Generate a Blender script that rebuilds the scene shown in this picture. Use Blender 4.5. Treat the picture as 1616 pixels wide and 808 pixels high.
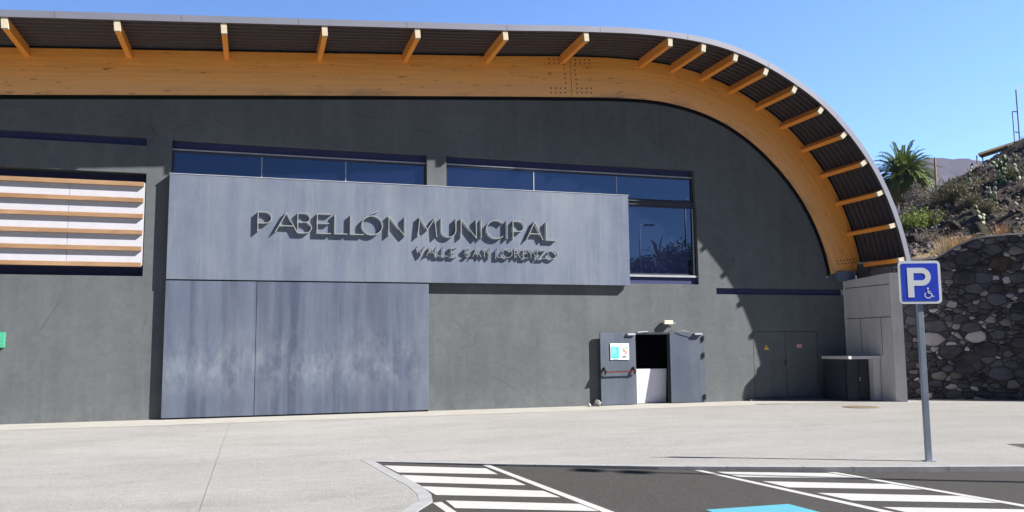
import bpy, bmesh, math, random
from mathutils import Vector, Matrix, noise
random.seed(7)
R = math.radians
scene = bpy.context.scene
for o in list(bpy.data.objects): bpy.data.objects.remove(o)
col = scene.collection

# ------------------------------------------------------------------ camera
cam = bpy.data.objects.new('camera', bpy.data.cameras.new('camera')); col.objects.link(cam)
scene.camera = cam
yaw, pitch, roll = R(17.083), R(6.127), R(-0.4965)
cam.matrix_world = (Matrix.Translation((0, 0, 1.65)) @ Matrix.Rotation(-yaw, 4, 'Z')
                    @ Matrix.Rotation(R(90) + pitch, 4, 'X') @ Matrix.Rotation(-roll * -1, 4, 'Z'))
cam.data.sensor_width = 36
cam.data.lens = 36 * 1314.2 / 1616
cam.data.clip_start = 0.1; cam.data.clip_end = 6000

# ------------------------------------------------------------------ light
SUN = Vector((3.52, -1.89, 3.12)).normalized()
elev = math.asin(SUN.z)
az = math.atan2(SUN.x, SUN.y)
w = bpy.data.worlds.new('World'); scene.world = w; w.use_nodes = True
nt = w.node_tree; bgn = nt.nodes['Background']
sky = nt.nodes.new('ShaderNodeTexSky'); sky.sky_type = 'NISHITA'; sky.sun_disc = False
sky.sun_elevation = elev; sky.sun_rotation = az
sky.air_density = 1.0; sky.dust_density = 0.3; sky.ozone_density = 3.5; sky.altitude = 300
# clear sky, dimmed overhead and to the south to deepen the facade's shade
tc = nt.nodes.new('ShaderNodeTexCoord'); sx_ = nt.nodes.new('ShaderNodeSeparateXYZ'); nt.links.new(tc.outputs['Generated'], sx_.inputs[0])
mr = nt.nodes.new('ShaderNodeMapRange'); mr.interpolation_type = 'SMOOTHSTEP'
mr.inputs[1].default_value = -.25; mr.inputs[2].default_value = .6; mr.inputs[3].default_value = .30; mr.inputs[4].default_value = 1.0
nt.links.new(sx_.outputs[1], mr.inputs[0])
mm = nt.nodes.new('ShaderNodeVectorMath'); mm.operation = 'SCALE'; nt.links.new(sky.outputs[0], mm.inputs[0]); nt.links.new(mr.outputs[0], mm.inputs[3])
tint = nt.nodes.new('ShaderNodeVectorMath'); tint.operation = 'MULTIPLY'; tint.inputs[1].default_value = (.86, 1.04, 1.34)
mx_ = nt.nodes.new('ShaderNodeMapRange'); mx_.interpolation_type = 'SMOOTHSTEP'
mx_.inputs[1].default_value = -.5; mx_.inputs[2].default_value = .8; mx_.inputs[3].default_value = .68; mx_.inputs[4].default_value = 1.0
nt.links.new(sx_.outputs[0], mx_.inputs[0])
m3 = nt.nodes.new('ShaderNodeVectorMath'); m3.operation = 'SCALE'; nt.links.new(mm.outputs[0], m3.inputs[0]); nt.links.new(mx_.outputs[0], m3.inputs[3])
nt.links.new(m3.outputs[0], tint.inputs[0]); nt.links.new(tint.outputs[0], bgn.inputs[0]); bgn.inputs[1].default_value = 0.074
sd = bpy.data.lights.new('sun', 'SUN'); sd.energy = 5.0; sd.angle = R(0.53); sd.color = (1.0, 0.965, 0.91)
so = bpy.data.objects.new('sun', sd); col.objects.link(so)
so.rotation_euler = SUN.to_track_quat('Z', 'Y').to_euler(); so.location = (30, -20, 40)
vs = scene.view_settings
vs.view_transform = 'Standard'; vs.look = 'None'; vs.gamma = 1.0; vs.use_curve_mapping = False
vs.exposure = 1.56
scene.render.engine = 'CYCLES'
scene.render.resolution_x = 1024; scene.render.resolution_y = 512

# ------------------------------------------------------------------ helpers
def link(o, parent=None):
    col.objects.link(o)
    if parent: o.parent = parent
    return o
def tag(o, label=None, cat=None, group=None, kind=None):
    if label: o['label'] = label
    if cat: o['category'] = cat
    if group: o['group'] = group
    if kind: o['kind'] = kind
    return o
def thing(name, label, cat, group=None, loc=(0, 0, 0), rz=0):
    o = bpy.data.objects.new(name, None); col.objects.link(o)
    o.location = loc; o.rotation_euler = (0, 0, rz); o.empty_display_size = .2
    return tag(o, label, cat, group)
def obj(name, bm, mats, parent=None, smooth=False):
    me = bpy.data.meshes.new(name)
    bm.normal_update(); bm.to_mesh(me); bm.free()
    if not isinstance(mats, (list, tuple)): mats = [mats]
    for m in mats: me.materials.append(m)
    if smooth:
        for p in me.polygons: p.use_smooth = True
    return link(bpy.data.objects.new(name, me), parent)
def box(bm, x0, x1, y0, y1, z0, z1, mi=0, M=None):
    vs_ = [Vector((x, y, z)) for x in (x0, x1) for y in (y0, y1) for z in (z0, z1)]
    if M is not None: vs_ = [M @ v for v in vs_]
    v = [bm.verts.new(p) for p in vs_]
    fs = []
    for f in ((0, 1, 3, 2), (4, 6, 7, 5), (0, 4, 5, 1), (2, 3, 7, 6), (0, 2, 6, 4), (1, 5, 7, 3)):
        fc = bm.faces.new([v[i] for i in f]); fc.material_index = mi; fs.append(fc)
    return v, fs
def boxes(*bs, bevel=0, M=None):
    bm = bmesh.new()
    for b in bs: box(bm, *b[:6], mi=(b[6] if len(b) > 6 else 0), M=M)
    bmesh.ops.recalc_face_normals(bm, faces=bm.faces)
    if bevel: bmesh.ops.bevel(bm, geom=list(bm.edges), offset=bevel, segments=2, affect='EDGES', profile=.6)
    return bm
def tube(bm, pts, rad, seg=8, cap=True, mi=0):
    pts = [Vector(p) for p in pts]
    if not isinstance(rad, (list, tuple)): rad = [rad] * len(pts)
    rings = []; up = None
    for i, p in enumerate(pts):
        d = (pts[min(i + 1, len(pts) - 1)] - pts[max(i - 1, 0)]).normalized()
        if up is None: up = Vector((0, 0, 1)) if abs(d.z) < .9 else Vector((1, 0, 0))
        a = d.cross(up).normalized(); b = a.cross(d).normalized(); up = b
        rings.append([bm.verts.new(p + (a * math.cos(t) + b * math.sin(t)) * rad[i]) for t in [2 * math.pi * k / seg for k in range(seg)]])
    for r0, r1 in zip(rings, rings[1:]):
        for k in range(seg):
            f = bm.faces.new((r0[k], r0[(k + 1) % seg], r1[(k + 1) % seg], r1[k])); f.material_index = mi; f.smooth = True
    if cap:
        for r in (rings[0], rings[-1]):
            f = bm.faces.new(r); f.material_index = mi
def prism(bm, poly, axis, a, b, mi=0):
    """poly of 2d points extruded; axis 'Y': (x,z) along y ; 'Z': (x,y) along z"""
    def P(p, t): return (p[0], t, p[1]) if axis == 'Y' else (p[0], p[1], t)
    v0 = [bm.verts.new(P(p, a)) for p in poly]; v1 = [bm.verts.new(P(p, b)) for p in poly]
    fs = [bm.faces.new(v0), bm.faces.new(v1)]
    n = len(poly)
    for i in range(n): fs.append(bm.faces.new((v0[i], v0[(i + 1) % n], v1[(i + 1) % n], v1[i])))
    for f in fs: f.material_index = mi
    return fs
def recalc(bm): bmesh.ops.recalc_face_normals(bm, faces=bm.faces); return bm

# ------------------------------------------------------------------ materials
class N:
    def __init__(s, name, rough=.8, spec=.3, metal=0.0):
        s.m = bpy.data.materials.new(name); s.m.use_nodes = True; s.t = s.m.node_tree
        s.b = s.t.nodes['Principled BSDF']; s.b.inputs['Roughness'].default_value = rough
        s.b.inputs['Specular IOR Level'].default_value = spec; s.b.inputs['Metallic'].default_value = metal
        s._c = None
    def n(s, k, **kw):
        x = s.t.nodes.new(k)
        for a, b in kw.items(): setattr(x, a, b)
        return x
    def l(s, a, b): s.t.links.new(a, b)
    def co(s, scale=(1, 1, 1), rot=(0, 0, 0)):
        if s._c is None: s._c = s.n('ShaderNodeTexCoord')
        mp = s.n('ShaderNodeMapping'); mp.inputs['Scale'].default_value = scale; mp.inputs['Rotation'].default_value = rot
        s.l(s._c.outputs['Object'], mp.inputs[0]); return mp.outputs[0]
    def noise(s, scale, detail=4, rough=.6, vec=None, lo=.3, hi=.7, dist=0):
        x = s.n('ShaderNodeTexNoise'); x.inputs['Scale'].default_value = scale; x.inputs['Detail'].default_value = detail
        x.inputs['Roughness'].default_value = rough; x.inputs['Distortion'].default_value = dist
        s.l(vec if vec is not None else s.co(), x.inputs['Vector'])
        r = s.n('ShaderNodeMapRange'); r.inputs[1].default_value = lo; r.inputs[2].default_value = hi
        s.l(x.outputs[0], r.inputs[0]); return r.outputs[0]
    def mix(s, fac, a, b, mode='MIX'):
        x = s.n('ShaderNodeMix', data_type='RGBA', blend_type=mode)
        for i, v in ((0, fac), (6, a), (7, b)):
            if isinstance(v, (int, float)): x.inputs[i].default_value = v
            elif isinstance(v, tuple): x.inputs[i].default_value = (*v, 1) if len(v) == 3 else v
            else: s.l(v, x.inputs[i])
        return x.outputs[2]
    def math(s, op, a, b=0, clamp=False):
        x = s.n('ShaderNodeMath', operation=op, use_clamp=clamp)
        for i, v in ((0, a), (1, b)):
            if isinstance(v, (int, float)): x.inputs[i].default_value = v
            else: s.l(v, x.inputs[i])
        return x.outputs[0]
    def color(s, c):
        if isinstance(c, tuple): s.b.inputs[0].default_value = (*c, 1)
        else: s.l(c, s.b.inputs[0])
    def bump(s, h, strength=.3, dist=.01):
        x = s.n('ShaderNodeBump'); x.inputs['Strength'].default_value = strength; x.inputs['Distance'].default_value = dist
        s.l(h, x.inputs['Height']); s.l(x.outputs[0], s.b.inputs['Normal'])
    def rough(s, h): s.l(h, s.b.inputs['Roughness'])
def simple(name, c, rough=.6, spec=.3, metal=0, var=.12, scale=6):
    m = N(name, rough, spec, metal)
    f = m.noise(scale, 5)
    m.color(m.mix(f, tuple(x * (1 - var) for x in c), tuple(min(x * (1 + var), 1) for x in c)))
    return m.m

# plaster
m = N('grey_plaster', .92, .15)
a = m.noise(.35, 5, .6, lo=.35, hi=.65); b = m.noise(1.6, 6, .7, m.co((1, 1, .35)), .3, .72); c = m.noise(60, 2, .6)
d = m.noise(7, 5, .7, m.co((1, 1, 1)), .45, .75)
base = m.mix(a, (0.0840, 0.0919, 0.0972), (0.1040, 0.1131, 0.1199))
base = m.mix(m.math('MULTIPLY', b, .55), base, (0.1260, 0.1343, 0.1393))
tr_ = m.noise(2.4, 7, .75, m.co((1, 1, 1.6)), .42, .62, 1.2); base = m.mix(m.math('MULTIPLY', tr_, .30), base, (0.0620, 0.0697, 0.0767))
base = m.mix(m.math('MULTIPLY', d, .25), base, (0.0660, 0.0717, 0.0799))
sx = m.noise(2.6, 4, .6, m.co((1, 1, .06)), .45, .8)
base = m.mix(m.math('MULTIPLY', sx, .3), base, (0.1400, 0.1485, 0.1544))
pz_ = m.n('ShaderNodeSeparateXYZ'); m.l(m.co(), pz_.inputs[0])
bz = m.n('ShaderNodeMapRange'); bz.inputs[1].default_value = .75; bz.inputs[2].default_value = 0.0; m.l(pz_.outputs[2], bz.inputs[0])
dn = m.noise(3.2, 6, .75, m.co((1, 1, .7)), .38, .66)
base = m.mix(m.math('MULTIPLY', m.math('MULTIPLY', bz.outputs[0], dn), .55), base, (0.1650, 0.1667, 0.1674))
rn = m.noise(3.4, 4, .65, m.co((1, 1, .035)), .55, .72); base = m.mix(m.math('MULTIPLY', rn, .28), base, (0.0600, 0.0667, 0.0734))
rn2 = m.noise(1.1, 5, .7, m.co((1, 1, .5)), .52, .7); base = m.mix(m.math('MULTIPLY', rn2, .35), base, (0.1500, 0.1596, 0.1685))
ck = m.n('ShaderNodeTexVoronoi', feature='DISTANCE_TO_EDGE'); ck.inputs['Scale'].default_value = .42; m.l(m.co((1, 1, 1.3)), ck.inputs['Vector'])
ckm = m.math('MULTIPLY', m.math('LESS_THAN', ck.outputs['Distance'], .0035), m.noise(1.3, 3, .6, None, .55, .6))
base = m.mix(m.math('MULTIPLY', ckm, .5), base, (0.0500, 0.0545, 0.0605))
m.color(base); m.bump(m.math('ADD', c, m.math('MULTIPLY', d, .6)), .25, .006)
M_plaster = m.m
# cladding metal
def metal_panel(name, streak, tint=1.0):
    m = N(name, .48, .35, .15)
    s1 = m.noise(1.1, 5, .62, m.co((1, 1, .10)), .38, .72); s2 = m.noise(9, 4, .6, m.co((1, 1, .07)), .5, .8)
    s3 = m.noise(1.0, 6, .72, m.co((1, 1, .8)), .35, .75); s4 = m.noise(30, 3, .6, m.co((1, 1, .25)), .4, .8)
    base = m.mix(s3, (.072*tint, .086*tint, .122*tint), (.098*tint, .115*tint, .155*tint))
    base = m.mix(m.math('MULTIPLY', s1, .65 * streak), base, (0.186, 0.211, 0.239))
    base = m.mix(m.math('MULTIPLY', s2, .45 * streak), base, (0.211, 0.239, 0.267))
    base = m.mix(m.math('MULTIPLY', m.math('MULTIPLY', s4, s3), .45 * streak), base, (0.205, 0.229, 0.254))
    m.color(base); m.bump(m.noise(.9, 2), .12, .02); m.rough(m.math('ADD', m.math('MULTIPLY', s1, .15), .42))
    return m
pm = metal_panel('zinc_sign_board', .9, 1.45); M_board = pm.m
pm = metal_panel('zinc_gate', 1.0, .92)
# rust-like broad darker vertical bands, whitish bloom near the lower third
bands = pm.noise(.62, 2, .4, pm.co((1, 1, .02)), .35, .6)
old = pm.b.inputs[0].links[0].from_socket
blo = pm.noise(2.2, 6, .75, pm.co((1, 1, .5)), .42, .72)
cc = pm.mix(pm.math('MULTIPLY', bands, .4), old, (.05, .06, .095))
sep = pm.n('ShaderNodeSeparateXYZ'); pm.l(pm.co(), sep.inputs[0])
wv = pm.n('ShaderNodeMapRange'); wv.inputs[1].default_value = .35; wv.inputs[2].default_value = 1.1; pm.l(sep.outputs[2], wv.inputs[0])
wv2 = pm.n('ShaderNodeMapRange'); wv2.inputs[1].default_value = 2.4; wv2.inputs[2].default_value = 1.2; pm.l(sep.outputs[2], wv2.inputs[0])
zone = pm.math('MULTIPLY', wv.outputs[0], wv2.outputs[0])
st = pm.noise(2.6, 3, .5, pm.co((1, 1, .02)), .48, .62); cc = pm.mix(pm.math('MULTIPLY', st, .30), cc, (.19, .225, .275)); cc = pm.mix(1.0, cc, (.88, .89, .98), 'MULTIPLY')
cc = pm.mix(pm.math('MULTIPLY', pm.math('MULTIPLY', blo, zone), .8), cc, (0.223, 0.254, 0.291))
pm.color(cc); M_gate = pm.m
pm = metal_panel('painted_steel_door', .35, .85); M_door = pm.m
# varnished glulam
def wood(name, c1, c2, knots=True, scale=1.0, along=(0.35, 6, 9)):
    m = N(name, .42, .35)
    v = m.co(along)
    g = m.noise(3 * scale, 6, .65, v, .25, .75); g2 = m.noise(9 * scale, 4, .6, m.co(tuple(x * 1.6 for x in along)), .3, .7)
    base = m.mix(g, c1, c2)
    base = m.mix(m.math('MULTIPLY', g2, .3), base, tuple(x * .62 for x in c1))
    big = m.noise(.5, 3, .6, m.co(), .4, .75)
    base = m.mix(m.math('MULTIPLY', big, .3), base, tuple(min(x * 1.12, 1) for x in c2))
    if knots:
        k = m.noise(4.2, 3, .6, m.co((.9, 2, 3.4)), .655, .70)
        base = m.mix(m.math('MULTIPLY', k, .75), base, (.13, .045, .012))
    m.color(base); m.bump(g, .1, .004); return m.m
M_beam = wood('glulam_timber', (.95, .37, .045), (.98, .53, .15))
m = N('arch_glulam', .42, .35)
uvn = m.n('ShaderNodeUVMap'); uvn.uv_map = 'along'
def uvmap(sc):
    mp = m.n('ShaderNodeMapping'); mp.inputs['Scale'].default_value = sc; m.l(uvn.outputs[0], mp.inputs[0]); return mp.outputs[0]
g = m.noise(1, 6, .65, uvmap((.5, 22, 1)), .25, .75); g2 = m.noise(1, 4, .6, uvmap((2.2, 70, 1)), .3, .7)
base = m.mix(g, (.86, .31, .034), (.97, .47, .11))
su = m.n('ShaderNodeSeparateXYZ'); m.l(uvn.outputs[0], su.inputs[0])
lam = m.n('ShaderNodeMath', operation='FLOOR'); m.l(m.math('MULTIPLY', su.outputs[1], 28), lam.inputs[0])
cell_ = m.n('ShaderNodeMath', operation='FLOOR'); m.l(m.math('ADD', m.math('MULTIPLY', su.outputs[0], .38), m.math('MULTIPLY', lam.outputs[0], .37)), cell_.inputs[0])
cmb = m.n('ShaderNodeCombineXYZ'); m.l(lam.outputs[0], cmb.inputs[0]); m.l(cell_.outputs[0], cmb.inputs[1])
wn = m.n('ShaderNodeTexWhiteNoise'); m.l(cmb.outputs[0], wn.inputs[0])
base = m.mix(m.math('MULTIPLY', wn.outputs[0], .50), base, (.66, .25, .045))
base = m.mix(m.math('MULTIPLY', g2, .25), base, (.52, .20, .03))
fr = m.n('ShaderNodeMath', operation='FRACT'); m.l(m.math('MULTIPLY', su.outputs[1], 28), fr.inputs[0])
ln = m.math('LESS_THAN', fr.outputs[0], .10); base = m.mix(m.math('MULTIPLY', ln, .35), base, (.40, .15, .03))
# sun-bleached lower half, grey water marks along the bottom edge
bl = m.n('ShaderNodeMapRange'); bl.inputs[1].default_value = .75; bl.inputs[2].default_value = .1; m.l(su.outputs[1], bl.inputs[0])
base = m.mix(m.math('MULTIPLY', bl.outputs[0], .45), base, (.86, .56, .28))
be = m.n('ShaderNodeMapRange'); be.inputs[1].default_value = .22; be.inputs[2].default_value = .0; m.l(su.outputs[1], be.inputs[0])
wt = m.noise(1, 4, .7, uvmap((.55, 2.5, 1)), .48, .68)
base = m.mix(m.math('MULTIPLY', m.math('MULTIPLY', be.outputs[0], wt), .75), base, (.22, .15, .12))
kn = m.noise(1, 3, .6, uvmap((2.2, 17, 1)), .64, .69); base = m.mix(m.math('MULTIPLY', kn, .8), base, (.22, .07, .015))
m.color(base); m.bump(g, .1, .004); M_arch = m.m
M_rafter = wood('rafter_timber', (.74, .25, .035), (.90, .38, .07), False, 1, (9, .3, 9))
M_slat = wood('slat_timber', (0.22, 0.115, 0.055), (0.37, 0.24, 0.14), False, .5, (.6, 3, 3))
M_end = simple('pale_end_grain', (.44, .38, .28), .7, .2, var=.2, scale=30)
M_soffit = simple('dark_corrugated_sheet', (.050, .048, .056), .38, .45, .3, var=.2)
M_fascia = simple('aluminium_roof_edge', (.17, .175, .215), .45, .4, .2, var=.06, scale=1.5)
M_dark = simple('dark_anodised_frame', (.035, .038, .055), .5, .3)
M_recess = simple('dark_blue_recess_sheet', (.032, .036, .105), .6, .25)
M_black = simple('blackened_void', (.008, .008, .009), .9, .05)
M_frame = simple('light_frame_strip', (.30, .31, .34), .45, .3)
M_white = simple('white_translucent_sheet', (0.434, 0.434, 0.476), .5, .3, var=.05)
M_whiteboard = simple('white_lacquer_board', (.62, .61, .70), .4, .3, var=.03)
m = N('tinted_window_glass', .012, .5); m.b.inputs['IOR'].default_value = 2.6; m.b.inputs['Specular Tint'].default_value = (.55, .72, 1.0, 1)
m.color(m.mix(m.noise(.8, 2), (.005, .006, .022), (.007, .009, .028))); m.bump(m.noise(.25, 1), .03, .01); M_glass = m.m
m = N('galvanised_steel', .42, .4, .55)
m.color(m.mix(m.noise(3, 5, .6, m.co((2, 2, .6))), (.20, .24, .30), (.34, .38, .43))); M_galv = m.m
# concrete
def concrete(name, c1, c2, rough=.9, seams=True):
    m = N(name, rough, .15)
    a = m.noise(.8, 6, .65); b = m.noise(3, 6, .7, m.co((1, 1, .25)), .4, .75)
    base = m.mix(a, c1, c2); base = m.mix(m.math('MULTIPLY', b, .45), base, tuple(x * .62 for x in c1))
    m.color(base); m.bump(m.noise(25, 4), .3, .006); return m.m
M_conc = concrete('board_marked_concrete', (.52, .495, .48), (.66, .63, .61))
# pavement
m = N('brushed_concrete_paving', .95, .08)
fine = m.noise(34, 5, .85, m.co((.8, 1, 1)), .38, .64); mid = m.noise(4, 7, .75, m.co((.6, 1.6, 1)), .35, .7); big = m.noise(.28, 6, .65, m.co((1, 1.6, 1)), .38, .64)
base = m.mix(fine, (0.192, 0.187, 0.179), (0.337, 0.329, 0.317))
base = m.mix(m.math('MULTIPLY', mid, .3), base, (0.212, 0.205, 0.196))
base = m.mix(m.math('MULTIPLY', big, .45), base, (0.353, 0.347, 0.337))
sep = m.n('ShaderNodeSeparateXYZ'); m.l(m.co(), sep.inputs[0])
gx = m.n('ShaderNodeMapRange'); gx.inputs[1].default_value = 4; gx.inputs[2].default_value = 13; m.l(sep.outputs[0], gx.inputs[0])
base = m.mix(m.math('MULTIPLY', gx.outputs[0], .30), base, (0.184, 0.174, 0.164))
patch = m.noise(.9, 5, .7, m.co((.5, 1.8, 1)), .5, .7)
g1 = m.noise(11, 6, .8, m.co((.35, 1.0, 1)), .42, .66); base = m.mix(m.math('MULTIPLY', g1, .34), base, (0.168, 0.160, 0.152))
g2 = m.noise(24, 4, .8, m.co((.5, 1, 1)), .5, .72); base = m.mix(m.math('MULTIPLY', g2, .4), base, (0.403, 0.394, 0.381))
base = m.mix(m.math('MULTIPLY', patch, .30), base, (0.157, 0.149, 0.140))
spt = m.noise(5.5, 2, .5, None, .70, .73); base = m.mix(m.math('MULTIPLY', spt, .35), base, (.13, .125, .12))
stn = m.noise(.55, 6, .8, m.co((.6, 1.4, 1)), .56, .70); base = m.mix(m.math('MULTIPLY', stn, .35), base, (.19, .18, .165))
m.color(base); m.bump(m.math('ADD', fine, mid), .6, .01); M_pave = m.m
m = N('smooth_concrete_strip', .9, .1)
m.color(m.mix(m.noise(1.3, 5, .65, m.co((1, 2, 1))), (0.252, 0.241, 0.220), (0.308, 0.297, 0.276))); M_strip = m.m
m = N('kerb_stone', .9, .1); m.color(m.mix(m.noise(5, 5), (.215, .217, .225), (.27, .27, .27))); m.bump(m.noise(40, 3), .25, .004); M_kerb = m.m
m = N('asphalt', .92, .15)
f1 = m.noise(75, 3, .8, None, .35, .68); f2 = m.noise(1.2, 6, .7, None, .35, .7); sp = m.noise(130, 1, .5, None, .66, .74)
base = m.mix(f1, (0.025, 0.023, 0.022), (0.055, 0.051, 0.049)); base = m.mix(m.math('MULTIPLY', f2, .35), base, (0.051, 0.047, 0.045))
g1 = m.noise(16, 5, .8, None, .4, .68); base = m.mix(m.math('MULTIPLY', g1, .4), base, (.075, .070, .068))
ol = m.noise(1.7, 4, .7, None, .60, .72); base = m.mix(m.math('MULTIPLY', ol, .35), base, (.022, .021, .021))
base = m.mix(m.math('MULTIPLY', sp, .5), base, (.22, .21, .2)); m.color(base); m.bump(f1, .6, .006); M_asph = m.m
def paint(name, c, wear=.5):
    m = N(name, .75, .2)
    wr = m.noise(30, 6, .85, None, .53, .66); bg = m.noise(2.0, 5, .7, None, .5, .7)
    m.color(m.mix(m.math('MULTIPLY', m.math('MULTIPLY', wr, m.math('ADD', m.math('MULTIPLY', bg, .8), .2)), wear), m.mix(m.noise(9, 5), tuple(x * .88 for x in c), c), (.12, .115, .11)))
    return m.m
M_line = paint('road_paint_white', (0.37, 0.365, 0.352), .7); M_blue = paint('road_paint_blue', (0.075, 0.270, 0.345), .3)
M_joint = simple('paving_joint', (.19, .185, .18), .95, .05)

# ================================================================== ground
m = N('dry_soil', .95, .05)
m.color(m.mix(m.noise(.05, 8, .7), (.16, .125, .09), (.26, .21, .155))); M_soil = m.m
bm = bmesh.new(); bmesh.ops.create_grid(bm, x_segments=30, y_segments=30, size=3000)
for v in bm.verts: v.co.z = -.6
tag(obj('ground', bm, M_soil), kind='structure')

def zr(X): return -0.010 - .0098 * min(max(X - 2, 0), 5.5)
def sheet(pts_rows, name, mat, **kw):
    bm = bmesh.new(); rows = [[bm.verts.new(p) for p in r] for r in pts_rows]
    for a, b in zip(rows, rows[1:]):
        for i in range(len(a) - 1): bm.faces.new((a[i], a[i + 1], b[i + 1], b[i]))
    recalc(bm)
    return tag(obj(name, bm, mat), **kw)
XS = [-90, -40, -10, 0, 2, 3.8, 5.6, 7.5, 12, 20, 45]
sheet([[(x, y, zr(x)) for x in XS] for y in (-60, -15, 0, 6, 10, 14, 17)], 'road', M_asph, kind='structure')

# pavement: front edge follows the kerb line
KERB = [(-60, 1.2), (-14, 1.8), (-3, 3.2), (0.6, 6.9), (1.5, 8.3), (1.65, 8.62), (1.85, 8.98), (1.92, 9.4), (1.92, 10.03), (1.8, 11.11),
        (1.69, 12.28), (3.39, 11.36), (5.25, 10.44), (5.74, 10.24), (7.27, 9.62), (8.44, 9.20), (9.74, 8.77), (14, 7.3), (45, -3.5)]
def offset_line(P, d):
    out = []
    for i, p in enumerate(P):
        a = Vector(P[max(i - 1, 0)]); b = Vector(P[min(i + 1, len(P) - 1)]); p = Vector(p)
        def nrm(q, r):
            t = (r - q); 
            return Vector((-t.y, t.x)).normalized() if t.length > 1e-6 else None
        n1 = nrm(a, p); n2 = nrm(p, b)
        if n1 is None: n = n2
        elif n2 is None: n = n1
        else:
            s = n1 + n2
            n = s.normalized() * min(1 / max(n1.dot(s.normalized()), .45), 2) if s.length > 1e-3 else n1
        out.append(tuple(p + n * d))
    return out
KIN = offset_line(KERB, .15)
pave_poly = KIN + [(45, 60), (-60, 60)]
bm = bmesh.new()
prism(bm, pave_poly, 'Z', 0, -.3); bmesh.ops.triangulate(bm, faces=[f for f in bm.faces if len(f.verts) > 4]); recalc(bm)
tag(obj('pavement', bm, M_pave), kind='structure')
bm = bmesh.new()
for i in range(len(KERB) - 1):
    q = [KERB[i], KERB[i + 1], KIN[i + 1], KIN[i]]
    prism(bm, q, 'Z', .003, -.3)
bmesh.ops.remove_doubles(bm, verts=bm.verts, dist=.0005); recalc(bm)
tag(obj('kerb', bm, M_kerb), kind='structure')
# kerb stone joints
bm = bmesh.new()
for i in range(10, 17):
    a, b = Vector(KERB[i]), Vector(KERB[i + 1]); n = Vector((-(b - a).y, (b - a).x)).normalized(); L = (b - a).length; t = .4
    while t < L:
        p = a + (b - a).normalized() * t; d_ = (b - a).normalized() * .004
        v = [bm.verts.new((*(p + s * d_ + n * k), z)) for s, k, z in ((-1, -.003, -.06), (1, -.003, -.06), (1, -.003, .005), (-1, -.003, .005))]
        bm.faces.new(v)
        v2 = [bm.verts.new((*(p + s * d_ + n * k), .006)) for s, k in ((-1, -.003), (1, -.003), (1, .15), (-1, .15))]
        bm.faces.new(v2); t += 1.0
tag(obj('kerb_joints', bm, M_joint), kind='structure')
# smooth strip along the facade and saw-cut joints
bm = bmesh.new()
v = [bm.verts.new(p) for p in ((-30, 19.45, .004), (9, 19.75, .004), (17, 19.85, .004), (17, 21.3, .004), (-30, 21.3, .004))]; bm.faces.new(v)
tag(obj('pavement_border', bm, M_strip), kind='structure')
bm = bmesh.new()
def jn(x0, y0, x1, y1, w_=.008):
    a, b = Vector((x0, y0)), Vector((x1, y1)); n = Vector((-(b - a).y, (b - a).x)).normalized() * w_
    bm.faces.new([bm.verts.new((*p, .008)) for p in (a - n, b - n, b + n, a + n)])
for k, x in enumerate((-.5, 2.35, 8.0)):
    yk = 6.5 if x < -1 else 9.5
    if x == -.5: yk = 6.8
    if x == 2.35: yk = 12.15
    if x == 8.0: yk = 9.6
    if x == 13.7: yk = 8
    jn(x, yk, x + (.0 if x < 3 else .25), 19.5, .002)
jn(8.2, 14.9, 22, 13.2, .006)
tag(obj('pavement_joints', bm, M_joint), kind='structure')

# painted markings
def strip_quads(quads, name, mat, dz=.004):
    bm = bmesh.new()
    for q in quads:
        # split along x so the paint follows the road's fall
        vv = [bm.verts.new((x, y, zr(x) + dz)) for x, y in q]; bm.faces.new(vv)
    recalc(bm)
    for f in bm.faces:
        if f.normal.z < 0: f.normal_flip()
    return tag(obj(name, bm, mat), kind='structure')
strip_quads([[(1.76, 11.92), (3.05, 11.22), (3.06, 10.66), (1.84, 11.20)],
             [(1.84, 10.98), (3.12, 10.20), (3.14, 9.72), (1.90, 10.32)],
             [(1.92, 10.02), (3.21, 9.29), (3.25, 8.84), (1.97, 9.38)],
             [(2.00, 9.02), (3.31, 8.42), (3.35, 7.99), (2.00, 8.57)],
             [(2.03, 8.15), (3.40, 7.55), (3.43, 7.12), (2.05, 7.7)],
             [(3.09, 11.52), (3.19, 11.48), (3.60, 6.5), (3.48, 6.5)],
             [(1.84, 8.93), (1.94, 8.96), (2.02, 7.2), (1.92, 7.2)],
             [(5.69, 10.24), (5.79, 10.20), (6.26, 6.4), (6.13, 6.4)],
             [(7.29, 9.58), (7.40, 9.54), (7.86, 6.3), (7.74, 6.3)],
             [(5.91, 10.03), (7.26, 9.50), (7.34, 9.01), (5.95, 9.55)],
             [(6.03, 9.17), (7.41, 8.53), (7.47, 8.10), (6.06, 8.68)],
             [(6.14, 8.27), (7.55, 7.63), (7.60, 7.17), (6.20, 7.75)],
             [(6.25, 7.35), (7.66, 6.77), (7.70, 6.35), (6.30, 6.85)]], 'road_markings', M_line)
strip_quads([[(4.42, 7.75), (5.42, 7.78), (5.55, 6.1), (4.42, 6.1)]], 'blue_bay_marking', M_blue)

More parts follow.
